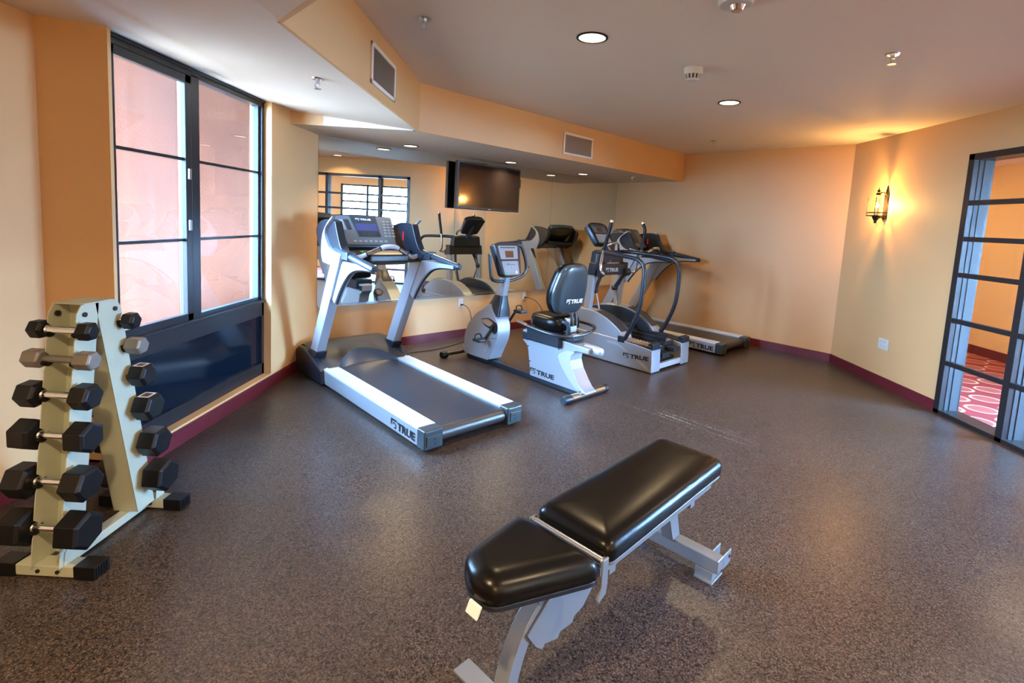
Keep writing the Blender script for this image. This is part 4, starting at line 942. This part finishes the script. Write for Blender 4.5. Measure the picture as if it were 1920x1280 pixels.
# ------------------------------------------------------------------ dumbbells
names = ['top', 'second', 'third', 'fourth', 'fifth', 'bottom']
RAD = [.040, .040, .055, .066, .071, .080]; LEN = [.060, .072, .080, .086, .092, .098]
def dumbbell(loc, i, iron, label, grp, lab, roll):
    d = empty('dumbbell', loc, 0, label, 'dumbbell', grp)
    r, L, g = RAD[i], LEN[i], .068
    hm = 'hexiron' if iron else 'rubber'
    for s in (-1, 1):
        mb = MB(); ring = lambda rr, x: [(x, rr*math.cos(a), rr*math.sin(a)) for a in [roll + k*PI/3 for k in range(6)]]
        c = .010 if not iron else .006
        mb.loft([ring(r-c*1.4, s*g), ring(r, s*(g+c)), ring(r, s*(g+L-c)), ring(r-c*1.4, s*(g+L))]); h = mb.build('hex_head', hm, d, bev=.003, ang=20)
        if lab:
            k = 1 if roll > .3 else 1
            rr = r*math.cos(PI/6); w = r*.36
            mb = MB(); a = roll + PI/6 + PI/3*1
            n = Vector((0, math.cos(a), math.sin(a))); t = Vector((0, -math.sin(a), math.cos(a)))
            O = Vector((s*(g+L/2), 0, 0)) + n*(rr+.0007)
            def P(x, y, e): return O + Vector((x,0,0)) + t*y + n*e
            if lab == 'plate':
                for x0, x1, y0, y1 in ((-.3,.3,.30,.42),(-.3,.3,-.42,-.30),(-.3,-.22,-.3,.3),(.22,.3,-.3,.3)):
                    mb.poly([P(x0*L,y0*r,0), P(x1*L,y0*r,0), P(x1*L,y1*r,0), P(x0*L,y1*r,0)])
                mb.build('weight_label_frame', 'whitetext', h)
            else:
                mb.poly([P(-.10*L,-.35*r,0), P(.12*L,-.35*r,0), P(.12*L,.35*r,0), P(-.10*L,.35*r,0)]); mb.build('weight_marking', 'tan', h)
    if iron:
        mb = MB(); mb.cyl((-g-.002,0,0), (g+.002,0,0), .0145, 14)
    else:
        mb = MB(); mb.tube([(-g-.002,0,0),(-g+.012,0,0),(-g+.020,0,0),(-.03,0,0),(0,0,0),(.03,0,0),(g-.020,0,0),(g-.012,0,0),(g+.002,0,0)], .0145, 14)
        for s in (-1, 1):
            mb.ball((s*(g-.006),0,0), .019, 12, (.45,1,1))
    mb.build('handle', 'hexiron' if iron else 'chrome', d)
    return d
cols = ['black rubber', 'grey cast iron', 'black rubber', 'black rubber', 'black rubber', 'black rubber']
for i, z in enumerate(HZ):
    y = fy(z) + .008 + RY
    dumbbell((RX+.002, y, z), i, i == 1, '%s hex dumbbell on the %s saddle of the near rack post' % (cols[i], names[i]), 'dumbbells on the near rack post', 'mark' if i == 1 else None, [0, .12, .1, .52, .05, .42][i])
for i, z in enumerate(HZ):
    y = ry_(z) - .008 + RY
    dumbbell((RX+.002, y, z), i, i == 1, '%s hex dumbbell on the %s saddle of the far rack post' % (cols[i], names[i]), 'dumbbells on the far rack post', 'plate' if i in (2, 3) else None, [.1, .1, .08, .08, .1, .35][i])
# ------------------------------------------------------------------ light, sky and camera
def lamp(kind, name, loc, energy, col, rot=(0,0,0), **k):
    l = bpy.data.lights.new(name, kind); l.energy = energy; l.color = col
    for a, v in k.items(): setattr(l, a, v)
    o = bpy.data.objects.new(name, l); C.objects.link(o); o.location = loc; o.rotation_euler = rot; return o
lamp('POINT', 'sconce_light', (XR-.10, 5.64, 1.945), 170, (1.0, .52, .14), shadow_soft_size=.02)
WARM = (1.0, .72, .40)
lamp('POINT', 'rear_fill_light', (.9, -2.4, 2.0), 100, (1.0, .72, .42), shadow_soft_size=.1)  # unseen fill added to brighten the pier beside the window; no fixture
for x, y, z in ((.300,3.278,HC), (1.684,4.668,HC), (3.45,3.18,HC), (-1.365,5.574,HS), (-.327,6.602,HS), (.692,7.591,HS)):
    lamp('AREA', 'downlight_glow', (x, y, z-.012), 20.0, WARM, shape='DISK', size=.15, spread=math.radians(130))
for x, y in ((2.3, .9), (2.6, -1.2), (.4, -1.8), (-.75, .5)):
    lamp('AREA', 'downlight_glow', (x, y, (HC if x > -.3 else HS)-.012), 55.0, WARM, shape='DISK', size=.15, spread=math.radians(140))
for x, y in ((5.2, 7.6), (5.2, 5.0), (5.2, 1.0), (5.2, -3.0)):
    lamp('AREA', 'corridor_light', (x, y, HC-.02), 22, (1.0, .66, .32), shape='DISK', size=.25)
for loc, rot, sx, sy in (((XF-.2, 3.45, 1.5), (0, -PI/2, 0), 1.9, 1.9),):
    p = lamp('AREA', 'window_portal', loc, 1, (1,1,1), rot, shape='RECTANGLE', size=sx, size_y=sy); p.data.cycles.is_portal = True
for a, b in wins:
    p = lamp('AREA', 'window_portal', (XC+.2, (a+b)/2, ZW/2), 1, (1,1,1), (0, PI/2, 0), shape='RECTANGLE', size=ZW, size_y=b-a); p.data.cycles.is_portal = True

w = bpy.data.worlds.new('World'); SC.world = w; w.use_nodes = True
nt = w.node_tree; nt.nodes.clear(); N = nt.nodes; L = nt.links
tc = N.new('ShaderNodeTexCoord'); sep = N.new('ShaderNodeSeparateXYZ'); L.new(tc.outputs['Generated'], sep.inputs[0])
mr = N.new('ShaderNodeMapRange'); mr.inputs['From Min'].default_value = .05; mr.inputs['From Max'].default_value = .5; L.new(sep.outputs['X'], mr.inputs['Value'])
cr = N.new('ShaderNodeMix'); cr.data_type = 'RGBA'; L.new(mr.outputs[0], cr.inputs['Factor'])
SKYL, SKYR = 135.0, 230.0
cr.inputs['A'].default_value = (.34*SKYL, .60*SKYL, 1.0*SKYL, 1)      # milky sky over the court
cr.inputs['B'].default_value = (.30*SKYR, .56*SKYR, 1.0*SKYR, 1)      # blue open sky on the corridor side
bg = N.new('ShaderNodeBackground'); L.new(cr.outputs['Result'], bg.inputs[0]); bg.inputs[1].default_value = 1.0
o = N.new('ShaderNodeOutputWorld'); L.new(bg.outputs[0], o.inputs[0])

cam = bpy.data.cameras.new('camera'); co = bpy.data.objects.new('camera', cam); C.objects.link(co)
r_, u_, w_ = (0.998365, 0.00857, 0.056521), (-0.057108, 0.104769, 0.992855), (-0.002587, 0.99446, -0.105087)
co.matrix_world = Matrix(((r_[0], u_[0], -w_[0], 0), (r_[1], u_[1], -w_[1], 0), (r_[2], u_[2], -w_[2], 1.55), (0, 0, 0, 1)))
cam.sensor_width = 36; cam.lens = 950.93/1920*36
cam.shift_x = -31.43/1920; cam.shift_y = -124.53/1920; cam.clip_start = .02
SC.camera = co
SC.view_settings.view_transform = 'Standard'; SC.view_settings.look = 'None'; SC.view_settings.gamma = 1.0
SC.view_settings.use_curve_mapping = False
SC.view_settings.exposure = 0.08
SC.cycles.max_bounces = 10; SC.cycles.diffuse_bounces = 6; SC.cycles.glossy_bounces = 6; SC.cycles.transparent_max_bounces = 12
SC.cycles.sample_clamp_indirect = 8; SC.cycles.caustics_reflective = False; SC.cycles.caustics_refractive = False
